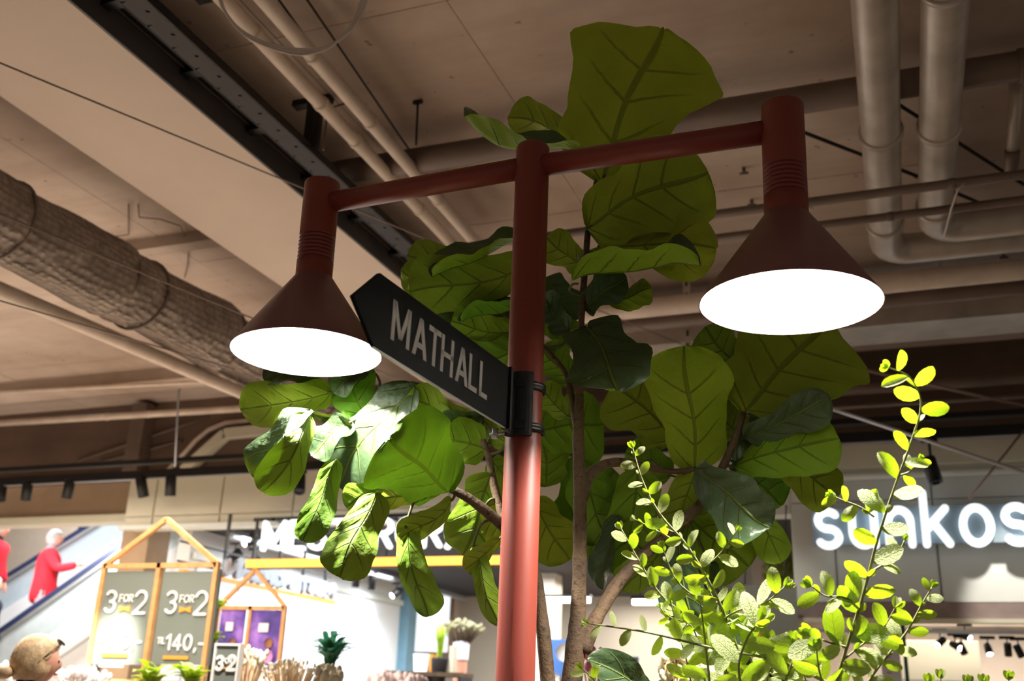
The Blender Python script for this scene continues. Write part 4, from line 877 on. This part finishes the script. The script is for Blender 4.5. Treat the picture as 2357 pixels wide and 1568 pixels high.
t, l, bt, r, tp = notice('paper_notice', 'white printed paper notice behind the corner shop glass', (2030, 1478, 2075, 1620), 10.2, M['paper'])
for k in range(9):
    z = tp-.09-k*.045; MB().box((l+.04, 10.195, z), (r-.05-.03*(k % 3), 10.2, z+.012)).build('text_line', mat('grey_ink', sr(150, 140, 150), .7, 0, 0), t) if k else None
a = atY(2080, 1478, 10.15); tag(MB().box((a[0]-.012, 10.1, 0), (a[0]+.02, 10.2, 2.34)).build('door_post', mat('green_metal', sr(58, 96, 70), .4, .2, .1)), 'slim dark green metal post beside the paper notice', 'post')

# ------------------------------------------------------------------ wooden house-shaped stands
def house_stand(label, Y, l, r, ze, za, dp, wd=.036):
    t = thing('house_frame_stand', label, 'display stand', (l, Y, 0)); c = (l+r)/2
    for Yk in (Y,):
        MB().box((l-wd/2, Yk-wd/2, 0), (l+wd/2, Yk+wd/2, ze)).build('post', M['wood'], t); MB().box((r-wd/2, Yk-wd/2, 0), (r+wd/2, Yk+wd/2, ze)).build('post', M['wood'], t)
        MB().box((l, Yk-wd/2, ze-wd), (r, Yk+wd/2, ze)).build('crossbar', M['wood'], t); MB().box((l, Yk-wd/2, 1.56), (r, Yk+wd/2, 1.6)).build('crossbar', M['wood'], t)
        for e in (l, r): MB().bar((e, Yk, ze-.01), (c, Yk, za), wd, wd, (0, 1, 0)).build('rafter', M['wood'], t)
    MB().box((c-wd/2, Y-wd/2, 0), (c+wd/2, Y+wd/2, ze)).build('post', M['wood'], t)
    for e in (l, r): MB().box((e-.04, Y-.25, 0), (e+.04, Y+.25, .04)).build('foot', M['wood'], t)
    return t
house_stand('pine house-shaped display frame holding the two offer boards', 6.5, -5.875, -4.835, 2.445, 2.78, .5)
h2a, h2b = atY(512, 1400, 8.6), atY(652, 1400, 8.6)
house_stand('smaller pine house-shaped frame behind, holding the purple posters', 8.6, h2a[0]-.05, h2b[0]+.02, h2a[2]+.02, h2a[2]+.36, .4)
for k, (px, lb) in enumerate((((222, 1316, 353, 1530), 'sunlit-looking pale offer board, outer half of the pine frame'), ((362, 1316, 492, 1530), 'grey-green offer board with price, half nearer the flower shop'))):
    t, l, bt, r, tp = notice('offer_board', lb, px, 6.5, M['board']); w_ = r-l; y = 6.49
    text('3', (l+w_*.14, y, tp-.3), RX, UP, .15, .02, .006, M['print_white'], t); text('2', (l+w_*.66, y, tp-.31), RX, UP, .16, .02, .006, M['print_white'], t)
    text('FOR', (l+w_*.375, y, tp-.225), RX, UP, .05, .008, .006, M['print_white'], t, gap=.25)
    MB().prism([(0, 0), (.05, .015), (.1, 0), (.1, .045), (.05, .03), (0, .045)], V(l+w_*.39, y, tp-.3), RX, UP, .006).build('bow_mark', M['print_orange'], t)
    text('TIL', (l+w_*.08, y, tp-.52), RX, UP, .04, .009, .006, M['print_white'], t); text('140,-', (l+w_*.24, y, tp-.56), RX, UP, .1, .018, .006, M['print_white'], t, gap=.32)
    MB().box((l+w_*.22, y-.002, tp-.63), (l+w_*.66, y+.004, tp-.605)).build('orange_bar', M['print_orange'], t)
    for q in range(2): MB().box((l+w_*.2, y, tp-.7-.14*q), (l+w_*(.62 if q == 0 else .72), y+.004, tp-.675-.14*q)).build('small_print', M['print_white'], t)
PUR = NT('purple_bloom_print'); n_ = PUR.noise(3.2, 3); PUR.link(PUR.ramp(n_, [(.3, sr(40, 44, 84)), (.5, sr(96, 70, 160)), (.7, sr(176, 130, 220))]), PUR.p.inputs['Base Color'])
for k, (px, lb) in enumerate((((500, 1403, 556, 1560), 'purple campaign poster with white disc, half hidden by the pine post'), ((570, 1405, 646, 1560), 'purple campaign poster with white disc, fully in view'))):
    t, l, bt, r, tp = notice('campaign_poster', lb, px, 8.6, PUR.m, th=.02); w_ = r-l
    c = V(l+w_*.42, 8.585, tp-.62); MB().lathe([(.001, 0), (w_*.25, 0), (w_*.25, .01)], c, (0, -1, 0), 28).build('printed_disc', M['print_white'], t)
    c = V(l+w_*.66, 8.59, tp-.42); MB().lathe([(.001, 0), (w_*.17, 0), (w_*.17, .008)], c, (0, -1, 0), 20).build('printed_bloom', mat('pink_print', sr(214, 140, 200), .6, 0, .3, 9), t)
    c = V(l+w_*.66, 8.588, tp-.3); MB().lathe([(.001, 0), (w_*.13, 0), (w_*.13, .008)], c, (0, -1, 0), 20).build('printed_bloom', mat('brown_print', sr(150, 100, 70), .6, 0, .4, 12), t)
    MB().box((l+w_*.3, 8.585, tp-.2), (l+w_*.6, 8.59, tp-.12)).build('white_caption', M['print_white'], t)
    for q in range(3): MB().box((l+w_*.3, 8.585, tp-.95-.07*q), (l+w_*.72, 8.59, tp-.91-.07*q)).build('small_print', M['print_white'], t)
t, l, bt, r, tp = notice('offer_card', 'small white-framed offer card standing among the dried flowers', (491, 1487, 542, 1640), 5.2, M['board'], M['print_white'], .014)
w_ = r-l; text('3', (l+w_*.1, 5.19, tp-.13), RX, UP, .07, .02, .004, M['print_white'], t); text('2', (l+w_*.62, 5.19, tp-.13), RX, UP, .075, .02, .004, M['print_white'], t); text('FOR', (l+w_*.36, 5.19, tp-.095), RX, UP, .026, .007, .004, M['print_white'], t)
MB().prism([(0, 0), (.02, .006), (.04, 0), (.04, .018), (.02, .012), (0, .018)], V(l+w_*.38, 5.19, tp-.13), RX, UP, .004).build('bow_mark', M['print_orange'], t)

# ------------------------------------------------------------------ flower stall
rf = random.Random(5)
def bundle(label, px, py_top, Y, rad, n, m_stem, m_head, hr=.018, flare=1.6, name='dried_flower_bundle'):
    top = atY(px, py_top, Y); t = thing(name, label, 'flowers', (top[0], Y, 0)); b1, b2 = MB(), MB()
    zb = top[2]-.38
    for i in range(n):
        a = rf.uniform(0, 6.28); q = math.sqrt(rf.random())*rad; h = top[2]-rf.uniform(0, .09)-q*.4
        p0 = V(top[0]+.3*q*math.cos(a), Y+.3*q*math.sin(a), zb); p1 = V(top[0]+flare*q*math.cos(a), Y+flare*q*math.sin(a), h); b1.tube([p0, (p0+p1)/2+V(0, 0, .01), p1], .003, 4)
        b2.ball(p1, hr*rf.uniform(.6, 1.2), 6, 4, (1, 1, 1.5))
    o = b1.build('stalks', m_stem, t); o['kind'] = 'stuff'; o = b2.build('flower_heads', m_head, t); o['kind'] = 'stuff'
    MB().lathe([(rad*.5, -.1), (rad*.55, .12), (rad*.3, .14)], V(top[0], Y, zb-.05), n=14).build('wrap', M['paper'], t)
    MB().lathe([(.06, 0), (.09, zb-.1)], V(top[0], Y, 0), n=16, close=True).build('vase', M['terra'], t); return t
cream_f = mat('cream_dried_flower', sr(252, 236, 214), .8, 0, .2, 40); straw = mat('straw_stalk', sr(236, 204, 160), .7, 0, .2, 30)
bundle('dried cream flower bundle right beside the small offer card', 572, 1488, 5.4, .075, 70, straw, cream_f, .016)
bundle('flared bunch of straw grasses in front of the purple posters', 672, 1512, 5.3, .085, 120, straw, cream_f, .009, 1.9)
bundle('low bunch of cream buds beside the green shop plant', 752, 1530, 5.1, .06, 40, straw, cream_f, .02)
bundle('pale bunch of flowers at the foot of the pine frame', 190, 1535, 5.6, .11, 60, straw, mat('white_petal', sr(246, 240, 238), .7, 0, .08, 30), .026)
bundle('white flowers at the lower left corner beside the woman', 8, 1530, 5.0, .08, 50, straw, M['print_white'], .024)
bundle('pink-tinged white flowers on the low shelf in the shop', 915, 1545, 8.0, .16, 60, straw, mat('blush_petal', sr(246, 226, 226), .7, 0, .1, 30), .035)
bundle('glowing cream hydrangea cluster among the small-leaved sprays', 1570, 1490, 2.95, .05, 150, straw, mat('hydrangea_petal', sr(250, 236, 200), .7, 0, .1, 60), .010, 1.3)
def greenery(label, px, py, Y, n, ln, m, spread=1.0, wd=.25, up=.9, name='leafy_plant', pot=None, droop=.5):
    base = atY(px, py, Y); t = thing(name, label, 'plant', (base[0], Y, 0))
    for i in range(n):
        a = 2*math.pi*i/n+rf.uniform(-.3, .3); e = rf.uniform(.2, 1.0)*spread; d = unit(V(math.cos(a)*e, math.sin(a)*e, up)); L = ln*rf.uniform(.7, 1.1)
        me = leaf_mesh('leaf', L, L*wd, droop*.5, .15, .05, 0, i, 8, 4); me.materials.append(m); X = d; N = unit(V(0, 0, 1)-X*X[2]+V(.01, 0, 0)); Yv = np.cross(N, X); mm = Matrix.Identity(4)
        p0 = base+V(rf.uniform(-.03, .03), rf.uniform(-.03, .03), rf.uniform(-.02, ln*.25))
        for k in range(3): mm[k][0], mm[k][1], mm[k][2], mm[k][3] = X[k], Yv[k], N[k], p0[k]
        me.transform(mm); link('leaf', me, None, t)
    MB().tube([(base[0], Y, base[2]-.7 if base[2] > .7 else 0), base], .012, 6).build('stem', M['bark'], t)
    if pot is not None: MB().lathe([(ln*.22, -.3), (ln*.3, 0), (ln*.3, .02), (ln*.24, .02)], base-V(0, 0, .02), n=18, close=True).build('pot', pot, t)
    return t
greenery('drooping blue-green plant in front of the white shop wall', 757, 1540, 6.6, 54, .26, M['teal'], 2.0, .2, 1.0, droop=.5)
greenery('upright green grass plant on the shop shelf', 1012, 1515, 12.5, 22, .36, M['small'], .5, .1, 1.4, name='potted_grass', pot=M['charcoal'], droop=.1)
greenery('green foliage tuft at the foot of the offer boards, middle', 345, 1590, 6.0, 26, .18, M['small'], 1.6, .4, .7)
greenery('green foliage tuft at the foot of the offer boards, beside the card', 440, 1590, 5.8, 24, .18, M['small'], 1.6, .4, .7)
greenery('trailing yellow-green leaves climbing the pine post', 500, 1400, 6.75, 16, .10, M['small'], 1.5, .5, .3, name='trailing_plant')
greenery('trailing yellow-green leaves lower on the pine post', 492, 1478, 6.75, 14, .09, M['small'], 1.5, .5, .3, name='trailing_plant')
bundle('olive-grey dried bush standing in a terracotta pot', 1065, 1425, 13.2, .2, 150, M['bark'], mat('olive_dry_leaf', sr(150, 144, 112), .8, 0, .25, 20), .02, 1.5, name='dried_bush')
c = atY(1800, 1318, 11.8); bl = thing('topiary_ball', 'round clipped olive-green bush in the dark gap beside the corner shop', 'bush', (c[0], c[1], 0))
b = MB(); rg = random.Random(3)
for i in range(420):
    a, z = rg.uniform(0, 6.28), rg.uniform(-1, 1); q = math.sqrt(1-z*z); p = c+V(q*math.cos(a), q*math.sin(a), z)*.2; d = unit(p-c+V(rg.uniform(-1, 1), rg.uniform(-1, 1), rg.uniform(-1, 1))*.1); sd = unit(np.cross(d, (rg.random(), rg.random(), 1)))
    b.add([p-sd*.012, p+d*.03, p+sd*.012, p-d*.02], [(0, 1, 2, 3)], True)
b.ball(c, .19, 14, 10); o = b.build('foliage', mat('clipped_olive', sr(120, 128, 50), .8, 0, .3, 30, .6, 60), bl); o['kind'] = 'stuff'
MB().tube([(c[0], c[1], 0), c-V(0, 0, .15)], .02, 8).build('stem', M['bark'], bl)
# shelf with pots
sl = rect(905, 1548, 1072, 1556, 12.6); t = thing('display_shelf', 'dark shelf unit carrying plant pots at the back of the shop', 'shelf', (sl[0], 12.6, 0))
MB().box((sl[0], 12.4, sl[3]-.05), (sl[2], 12.85, sl[3])).build('board', M['bark'], t); MB().box((sl[0], 12.4, 1.2), (sl[2], 12.85, 1.24)).build('board', M['bark'], t)
for xx in (sl[0], (sl[0]+sl[2])/2, sl[2]-.03): MB().box((xx, 12.42, 0), (xx+.03, 12.83, sl[3]-.05)).build('upright', M['charcoal'], t)
for x0, x1, y0, lb, m in ((951, 986, 1506, 'square white pot on the shop shelf, lamp light put in as glow', M['window_pot_glow']), (988, 1004, 1507, 'narrow orange pot between the white pot and the grass', M['print_orange']), (1034, 1052, 1488, 'tall cream pot beside the dried bush', M['cream'])):  # white pot is no lamp, its lamp-lit look is painted in as emission
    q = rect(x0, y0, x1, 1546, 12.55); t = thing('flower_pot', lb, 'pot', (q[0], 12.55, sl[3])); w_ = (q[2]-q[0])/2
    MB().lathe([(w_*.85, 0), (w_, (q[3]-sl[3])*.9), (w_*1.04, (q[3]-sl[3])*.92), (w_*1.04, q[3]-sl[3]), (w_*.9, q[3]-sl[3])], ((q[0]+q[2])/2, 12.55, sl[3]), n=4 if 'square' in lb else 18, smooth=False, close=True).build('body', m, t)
# product shelf under the percent board
ps = rect(1735, 1490, 1836, 1535, 11.0); t = thing('product_shelf', 'dark product shelf below the percent board', 'shelf', (ps[0], 11, 0))
MB().box((ps[0]-.3, 11.25, 0), (ps[2], 11.3, ps[3]+.05)).build('back_panel', M['charcoal'], t); MB().box((ps[0]-.3, 10.95, ps[1]-.03), (ps[2], 11.28, ps[1])).build('board', M['charcoal'], t)
MB().box((ps[0]-.3, 10.95, 0), (ps[0]-.27, 11.28, ps[1])).build('upright', M['charcoal'], t)
cl = [(226, 226, 232), (120, 150, 210), (236, 236, 230), (90, 130, 60), (214, 150, 60), (200, 70, 60), (230, 220, 180)]
nm = ['white', 'blue', 'cream', 'green', 'orange', 'red', 'yellow']
for k in range(7):
    x = ps[0]-.02+k*(ps[2]-ps[0])/7; h = (ps[3]-ps[1])*rf.uniform(.75, 1.0); q = thing('carton', nm[k]+' narrow carton in the row below the percent board', 'carton', (x, 11.05, ps[1]), 'cartons on the product shelf')
    MB().box((x, 11.0, ps[1]), (x+.045, 11.12, ps[1]+h)).build('body', mat('carton_'+nm[k], sr(*cl[k]), .5, 0, .05), q); MB().box((x-.001, 10.998, ps[1]+h*.45), (x+.046, 11.0, ps[1]+h*.6)).build('label_band', M['print_white'] if k % 2 else M['print_orange'], q)

# ------------------------------------------------------------------ shop lights
for (x0, x1, y, Y, lb) in ((1180, 1355, 1381, 13.6, 'long warm linear light behind the main trunk'), (1455, 1530, 1386, 13.6, 'shorter warm linear light beside the leaning branch')):
    a, b_ = atY(x0, y, Y), atY(x1, y, Y); t = thing('linear_light', lb, 'light', a); MB().box((a[0], Y, a[2]-.03), (b_[0], Y+.09, a[2]+.035)).build('diffuser', M['tube_glow'], t); MB().box((a[0]-.02, Y-.01, a[2]+.035), (b_[0]+.02, Y+.1, a[2]+.07)).build('housing', M['black'], t)
    for xx in (a[0]+.1, b_[0]-.1): MB().tube([(xx, Y+.04, a[2]+.07), (xx, Y+.04, 3.43)], .006, 6).build('cord', M['black'], t)
tr_ = thing('lighting_track', 'white lighting track along the top of the white shop wall', 'track', (-7.6, 10.5, 3.3)); MB().box((-7.66, 10.4, 3.3), (-7.56, 17.5, 3.36)).build('rail', M['alu'], tr_)
for (x, y, d, lb) in ((540, 1280, (-.4, -.5, -.6), 'glowing shop spotlight nearest the pine frame roof'), (576, 1246, (-.2, -.8, -.35), 'glowing shop spotlight just left of the capital letters'), (582, 1292, (-.4, -.4, -.7), 'glowing shop spotlight below the other two by the letters'), (632, 1245, (.2, -.8, -.3), 'glowing shop spotlight half hidden by the first capital'),
                      (820, 1335, (-.2, .2, -1), 'dark shop spotlight first along the far end of the white wall'), (856, 1342, (-.1, .1, -1), 'dark shop spotlight third along the far end of the white wall'), (912, 1365, (-.3, -.7, -.5), 'glowing shop spotlight beside the hanging twisted leaf'), (990, 1372, (.2, .2, -1), 'dark shop spotlight above the back window')):
    X_ = -7.6; p = atX(x, y, X_); track_spot(lb, p, d, .2, .055, glow='glowing' in lb)
tr_ = thing('lighting_track', 'grey lighting track under the corner shop ceiling', 'track', (.3, 11.6, 2.6)); p = atY(2200, 1455, 11.6)
MB().box((-1.0, 11.57, p[2]-.02), (3, 11.63, p[2]+.02)).build('rail', M['alu'], tr_)
p2 = atY(2250, 1440, 11.9); MB().tube([(-.2, 11.9, p2[2]), (2.6, 11.9, p2[2])], .045, 12).build('duct_tube', M['ppipe'], tr_)
for (x, y, d, g, lb) in ((2165, 1478, (-.5, -.6, -.5), 1, 'corner shop spotlight glowing, first from the twig'), (2200, 1487, (.5, -.6, -.4), 1, 'corner shop spotlight glowing, second from the twig'), (2222, 1465, (.6, -.6, -.35), 1, 'corner shop spotlight glowing, highest of the row'), (2275, 1495, (.1, -.6, -.8), 1, 'corner shop spotlight glowing, lowest of the row'),
                         (2214, 1492, (.4, .3, -1), 0, 'corner shop spotlight dark, between the glowing ones'), (2320, 1495, (.0, .4, -1), 0, 'corner shop spotlight dark, second from the picture edge'), (2345, 1498, (.4, .3, -1), 0, 'corner shop spotlight dark, at the picture edge')):
    track_spot(lb, atY(x, y, 11.6), d, .13, .036, glow=bool(g))
c = atY(2230, 1518, 15.4); tag(MB().lathe([(.07, 0), (.075, .02), (.04, .035), (.03, .02)], c, (0, -1, 0), 18, close=True).build('wall_speaker', M['gpipe']), 'small round grey fitting on the corner shop back wall', 'fitting')
# beams of the spots that light the fascia, offer board and shop wall, plus added fill
spot_light('offer_board_beam', (-5.3, 4.5, 3.5), (-5.7, 6.5, 1.78), 1900, (1, .97, .92), 14, .8, .05)
spot_light('stall_fill_spot', (-3.2, 4.2, 3.6), (-4.7, 5.4, 1.5), 520, (1, .95, .88), 62, .7, .08)  # added to brighten the dried flowers and stall from the front
spot_light('percent_board_fill_spot', (-1.1, 8.3, 3.75), (-1.35, 9.6, 2.45), 45, NEUT, 50, .7, .05)  # added to lift the grey percent board
spot_light('fascia_beam', (.75, 9.0, 3.75), (.8, 10.05, 2.42), 150, NEUT, 36, .6, .05)
spot_light('shop_wall_beam', (-7.3, 12.2, 3.3), (-8.1, 12.6, 1.9), 120, COOL, 110, .8, .1)
spot_light('shop_wall_beam_far', (-7.3, 14.4, 3.3), (-8.1, 14.6, 1.9), 120, COOL, 110, .8, .1)

# ------------------------------------------------------------------ escalators
def escalator(label, Y, pa, pb, wdt=.95):
    a, b_ = atY(*pa, Y), atY(*pb, Y); d = b_-a; a = a-d*1.2; b_ = b_+d*.8; u = unit(d); t = thing('escalator', label, 'escalator', a)
    nrm = V(-u[2], 0, u[0])
    for k, yy in enumerate((Y, Y+wdt)):
        MB().bar(a+V(0, yy-Y, 0), b_+V(0, yy-Y, 0), .07, .07, (0, 1, 0)).build('handrail', mat('dark_blue_rubber', sr(36, 48, 84), .4, 0, .05), t)
        MB().bar(a-nrm*.07+V(0, yy-Y, 0), b_-nrm*.07+V(0, yy-Y, 0), .05, .07, (0, 1, 0)).build('handrail_base', M['alu'], t)
        MB().bar(a-nrm*.30+V(0, yy-Y, 0), b_-nrm*.30+V(0, yy-Y, 0), .015, .4, nrm).build('side_glass', mat('pale_balustrade', sr(190, 206, 214), .2, 0, .05) if k == 0 else M['glassblue'], t)
        MB().bar(a-nrm*.68+V(0, yy-Y, 0), b_-nrm*.68+V(0, yy-Y, 0), .06, .36, nrm).build('skirt_panel', M['white'], t)
    n = 16
    for i in range(n):
        p = a-nrm*.72+(b_-a)*(i+.5)/n; MB().box(p+V(-.15, .06, -.2), p+V(.15, wdt-.06, 0)).build('step', M['gpipe'], t)
    MB().bar(a-nrm*1.05+V(0, .06, 0), b_-nrm*1.05+V(0, .06, 0), .05, .4, nrm).build('truss_panel', M['white'], t)
    return t, a, b_, u, nrm
escalator('near escalator rising to the upper floor with a dark blue handrail', 11.4, (0, 1455), (225, 1297))
escalator('far escalator behind it, partly hidden by the column', 12.9, (0, 1338), (235, 1192))
tag(MB().box((-16, 13.9, 0), (-8.6, 14.6, 1.9)).build('counter_block', M['pale']), 'pale block of counters under the escalators', 'counter')

# ------------------------------------------------------------------ people
def skin_mesh(name, joints, edges, m, parent, root=0, sub=2, smooth=True):
    bmm = bmesh.new(); sl_ = bmm.verts.layers.skin.verify(); vv = []
    for i, (p, r) in enumerate(joints):
        v = bmm.verts.new(p); s = v[sl_]; s.radius = (r, r) if np.isscalar(r) else r; s.use_root = (i == root); vv.append(v)
    for a, b_ in edges: bmm.edges.new((vv[a], vv[b_]))
    me = bpy.data.meshes.new(name); bmm.to_mesh(me); bmm.free(); me.materials.append(m)
    o = link(name, me, None, parent); md = o.modifiers.new('skin', 'SKIN'); md.use_smooth_shade = True
    sd = o.modifiers.new('subdivision', 'SUBSURF'); sd.levels = sub; sd.render_levels = sub; return o
def head(t, c, r, face_dir, hair_m, bun=False, cover=.5):
    """head with face features and hair; c centre, r half height, face_dir horizontal"""
    f = unit(face_dir); s = np.cross(f, (0, 0, 1)); c = np.asarray(c, float); b = MB(); n, m = 20, 14; vs = []
    for i in range(m+1):
        th = math.pi*i/m; z = math.cos(th)
        for k in range(n):
            a = 2*math.pi*k/n; x, y = math.sin(th)*math.cos(a), math.sin(th)*math.sin(a)
            w = .76 if z > -.2 else .76-.22*(-z-.2); q = f*x*(.9 if x > 0 else .92)+s*y*w+V(0, 0, 1)*z
            if x > .75 and abs(y) < .3 and -.35 < z < .15: q = q+f*.16*(1-abs(y)/.3)
            vs.append(c+r*q)
    fs = [(i*n+k, (i+1)*n+k, (i+1)*n+(k+1) % n, i*n+(k+1) % n) for i in range(m) for k in range(n)]
    b.add(vs, fs, True); hd = b.build('head', M['skin'], t)
    for sg in (-1, 1):
        e = MB(); e.ball(c+s*sg*r*.74-f*r*.06-V(0, 0, r*.05), r*.2, 8, 6, (.6, .6, 1.1)); link('ear', e.mesh('ear'), M['skin'], hd)
        e = MB(); e.ball(c+f*r*.8+s*sg*r*.3+V(0, 0, r*.02), r*.07, 8, 6); link('eye', e.mesh('eye'), M['black'], hd)
    e = MB(); e.ball(c+f*r*.86-V(0, 0, r*.48), r*.13, 8, 6, (.8, .8, .4)); link('mouth', e.mesh('mouth'), mat('lip', sr(180, 92, 88), .5, 0, .05), hd)
    hb = MB(); vs = []; rg = random.Random(7)
    for i in range(m+1):
        th = math.pi*i/m*.74; z = math.cos(th)
        for k in range(n):
            a = 2*math.pi*k/n; x, y = math.sin(th)*math.cos(a), math.sin(th)*math.sin(a)
            cut = 1.1 if (x < cover*.6 or z > .45) else .9
            vs.append(c+r*cut*(1+.025*math.sin(9*a+3*th))*(f*x*.93+s*y*.8+V(0, 0, 1)*z*1.01))
    hb.add(vs, fs, True); ho = hb.build('hair', hair_m, t)
    if bun: e = MB(); e.ball(c-f*r*1.25-V(0, 0, r*.62), r*.3, 10, 8, (1.2, 1.1, .8)); link('hair_bun', e.mesh('hair_bun'), hair_m, ho)
    return hd
def hand(t, w, d, m=None):
    """hand at wrist w pointing along d with five bent fingers"""
    d = unit(d); s = unit(np.cross(d, (0, 0, 1))); u = np.cross(s, d); J_ = [(w, .026), (w+d*.05, (.036, .018)), (w+d*.09, (.04, .016))]; E_ = [(0, 1), (1, 2)]
    for k, L in enumerate((.07, .08, .075, .06)):
        b0 = w+d*.09+s*(k-1.5)*.021; i = len(J_); J_ += [(b0, .010), (b0+d*L*.55-u*.006, .009), (b0+d*L-u*.025, .007)]; E_ += [(2, i), (i, i+1), (i+1, i+2)]
    i = len(J_); J_ += [(w+d*.04+s*-.045, .012), (w+d*.085-s*.065-u*.01, .009)]; E_ += [(1, i), (i, i+1)]
    return skin_mesh('hand', J_, E_, M['skin'], t, 0, 1)
def standing(label, feet, h, face, coat_m, leg_m, hair_m, arms, coat_len=.50, name='person'):
    """arms: two (elbow, wrist) pairs as offsets (side, forward, up) in body heights from the shoulder"""
    feet = np.asarray(feet, float); f = unit(face); s = np.cross(f, (0, 0, 1)); U_ = V(0, 0, 1); t = thing(name, label, 'person', feet)
    P = lambda a, b_, c: feet+h*(a*s+b_*f+c*U_)
    J_ = [(P(0, 0, .53), .07*h), (P(0, 0, .62), .065*h), (P(0, 0, .74), .075*h), (P(0, 0, .815), .06*h), (P(0, 0, .86), .035*h), (P(0, .01, .90), .035*h)]; E_ = [(0, 1), (1, 2), (2, 3), (3, 4), (4, 5)]
    for sg in (-1, 1):
        i = len(J_); J_ += [(P(.055*sg, 0, .48), .068*h), (P(.055*sg, .01, .28), .045*h), (P(.055*sg, -.01, .06), .03*h), (P(.055*sg, .07, .02), .025*h)]; E_ += [(0, i), (i, i+1), (i+1, i+2), (i+2, i+3)]
    skin_mesh('body', J_, E_, leg_m, t)
    K = [(P(0, 0, coat_len-.07), .125*h), (P(0, 0, .6), .1*h), (P(0, 0, .72), .105*h), (P(0, 0, .80), .085*h), (P(0, 0, .85), .04*h)]; E2 = [(0, 1), (1, 2), (2, 3), (3, 4)]
    for sg, (el, wr) in zip((-1, 1), arms):
        sh = P(.105*sg, 0, .79); i = len(K); e_ = sh+h*(el[0]*s+el[1]*f+el[2]*U_); w_ = e_+h*(wr[0]*s+wr[1]*f+wr[2]*U_); K += [(sh, .05*h), (e_, .04*h), (w_, .033*h)]; E2 += [(3, i), (i, i+1), (i+1, i+2)]
        hand(t, w_, w_-e_)
    skin_mesh('coat', K, E2, coat_m, t)
    head(t, P(0, .015, .935), .07*h, f, hair_m); return t
def person_px(px, top, Y, h): p = atY(px, top, Y); return V(p[0], Y, p[2]-h)
standing('person in a long red coat with grey hair riding the near escalator', person_px(125, 1222, 11.75, 1.66), 1.66, (.8, .6, 0), M['red'], M['mauve'], M['hairgrey'], (((-.05, .0, -.17), (-.0, .08, -.12)), ((.06, .1, -.13), (.1, .16, .03))), .42)
standing('person in a red jacket at the left edge on the far escalator', person_px(4, 1203, 12.1, 1.68), 1.68, (.9, .3, 0), M['red'], M['navy'], M['hairgrey'], (((-.05, .0, -.17), (-.0, .05, -.14)), ((.05, .02, -.17), (.0, .06, -.13))), .48)
standing('person in navy clothes cut by the left edge below the handrail', person_px(-14, 1330, 11.0, 1.6), 1.6, (.9, .3, 0), M['navy'], M['navy'], M['hairgrey'], (((-.05, .0, -.17), (-.0, .05, -.14)), ((.05, .02, -.17), (.0, .06, -.13))), .45)
standing('person in dark navy at the top of the escalator beside the column', person_px(222, 1120, 13.4, 1.7), 1.7, (.9, .3, 0), M['navy'], M['navy'], M['navy'], (((-.05, .0, -.17), (-.0, .05, -.14)), ((.05, .02, -.17), (.0, .06, -.13))), .45)
hc = atY(78, 1522, 4.3); R_ = .105
w = standing('blond woman with sunglasses on her head at the lower left corner', (hc[0]-.02, 4.3, 0), (hc[2])/.935, (.5, .86, 0), M['mauve'], M['navy'], M['hairblond'], (((-.05, .0, -.17), (-.0, .05, -.14)), ((.05, .02, -.17), (.0, .06, -.13))), .48)
hh_ = hc[2]/.935; hc2 = V(hc[0]-.02, 4.3, hc[2])+.015*hh_*unit(V(.5, .86, 0)); fd = unit(V(.5, .86, 0)); sd = np.cross(fd, (0, 0, 1)); r7 = .07*hh_
sg_ = MB(); a0 = hc2+fd*r7*.78+V(0, 0, r7*.78)
for sg in (-1, 1): sg_.lathe([(.001, 0), (.024, 0), (.026, .003), (.024, .006)], a0+sd*sg*.032, unit(fd*.6+V(0, 0, .8)), 14); sg_.tube([a0+sd*sg*.055, hc2+sd*sg*r7*.86+fd*r7*.2+V(0, 0, r7*.3), hc2+sd*sg*r7*.84-fd*.02-V(0, 0, r7*.1)], .003, 6)
sg_.tube([a0-sd*.012, a0+sd*.012], .003, 6); o = sg_.build('sunglasses', M['black']); tag(o, 'dark sunglasses pushed up on the blond woman\'s hair', 'sunglasses')
e = MB(); e.ball(hc2-fd*r7*1.2-V(0, 0, r7*.5), r7*.34, 12, 8, (1.3, 1.1, .8)); e.build('hair_bun', M['hairblond'], w)
# ------------------------------------------------------------------ small things glimpsed between the sprays
bundle('pink blossoms peeping out beside the main trunk', 1372, 1490, 5.2, .05, 40, straw, mat('pink_petal', sr(240, 150, 190), .7, 0, .12, 30), .016)
bundle('mauve flowers on the floor of the beige shop', 1428, 1535, 9.0, .1, 50, straw, mat('mauve_petal', sr(170, 120, 170), .7, 0, .15, 30), .022)
q = rect(1700, 1540, 1760, 1600, 6.4); t = thing('gift_box', 'red and white wrapped box behind the small-leaved sprays', 'box', (q[0], 6.4, 0))
MB().box((q[0], 6.4, q[1]), (q[2], 6.6, q[3])).build('carton', M['print_white'], t); MB().box((q[0]-.002, 6.397, q[1]), (q[0]+.05, 6.602, q[3]+.002)).build('ribbon', M['red'], t); MB().box((q[0]-.002, 6.397, q[3]-.03), (q[2]+.002, 6.602, q[3]+.003)).build('ribbon', M['red'], t)
MB().box((q[0]+.02, 6.42, 0), (q[2]-.02, 6.58, q[1])).build('plinth', M['charcoal'], t)
q = rect(1955, 1448, 2066, 1482, 10.7); t = thing('shop_banner', 'plain green banner inside the corner shop behind the tall twig', 'banner', (q[0], 10.7, q[1])); MB().box((q[0], 10.7, q[1]), (q[2], 10.72, q[3])).build('cloth', mat('green_banner', sr(110, 160, 60), .6, 0, .06), t)
for xx in (q[0]+.05, q[2]-.05): MB().tube([(xx, 10.71, q[3]), (xx, 10.71, 2.96)], .006, 6).build('cord', M['black'], t)
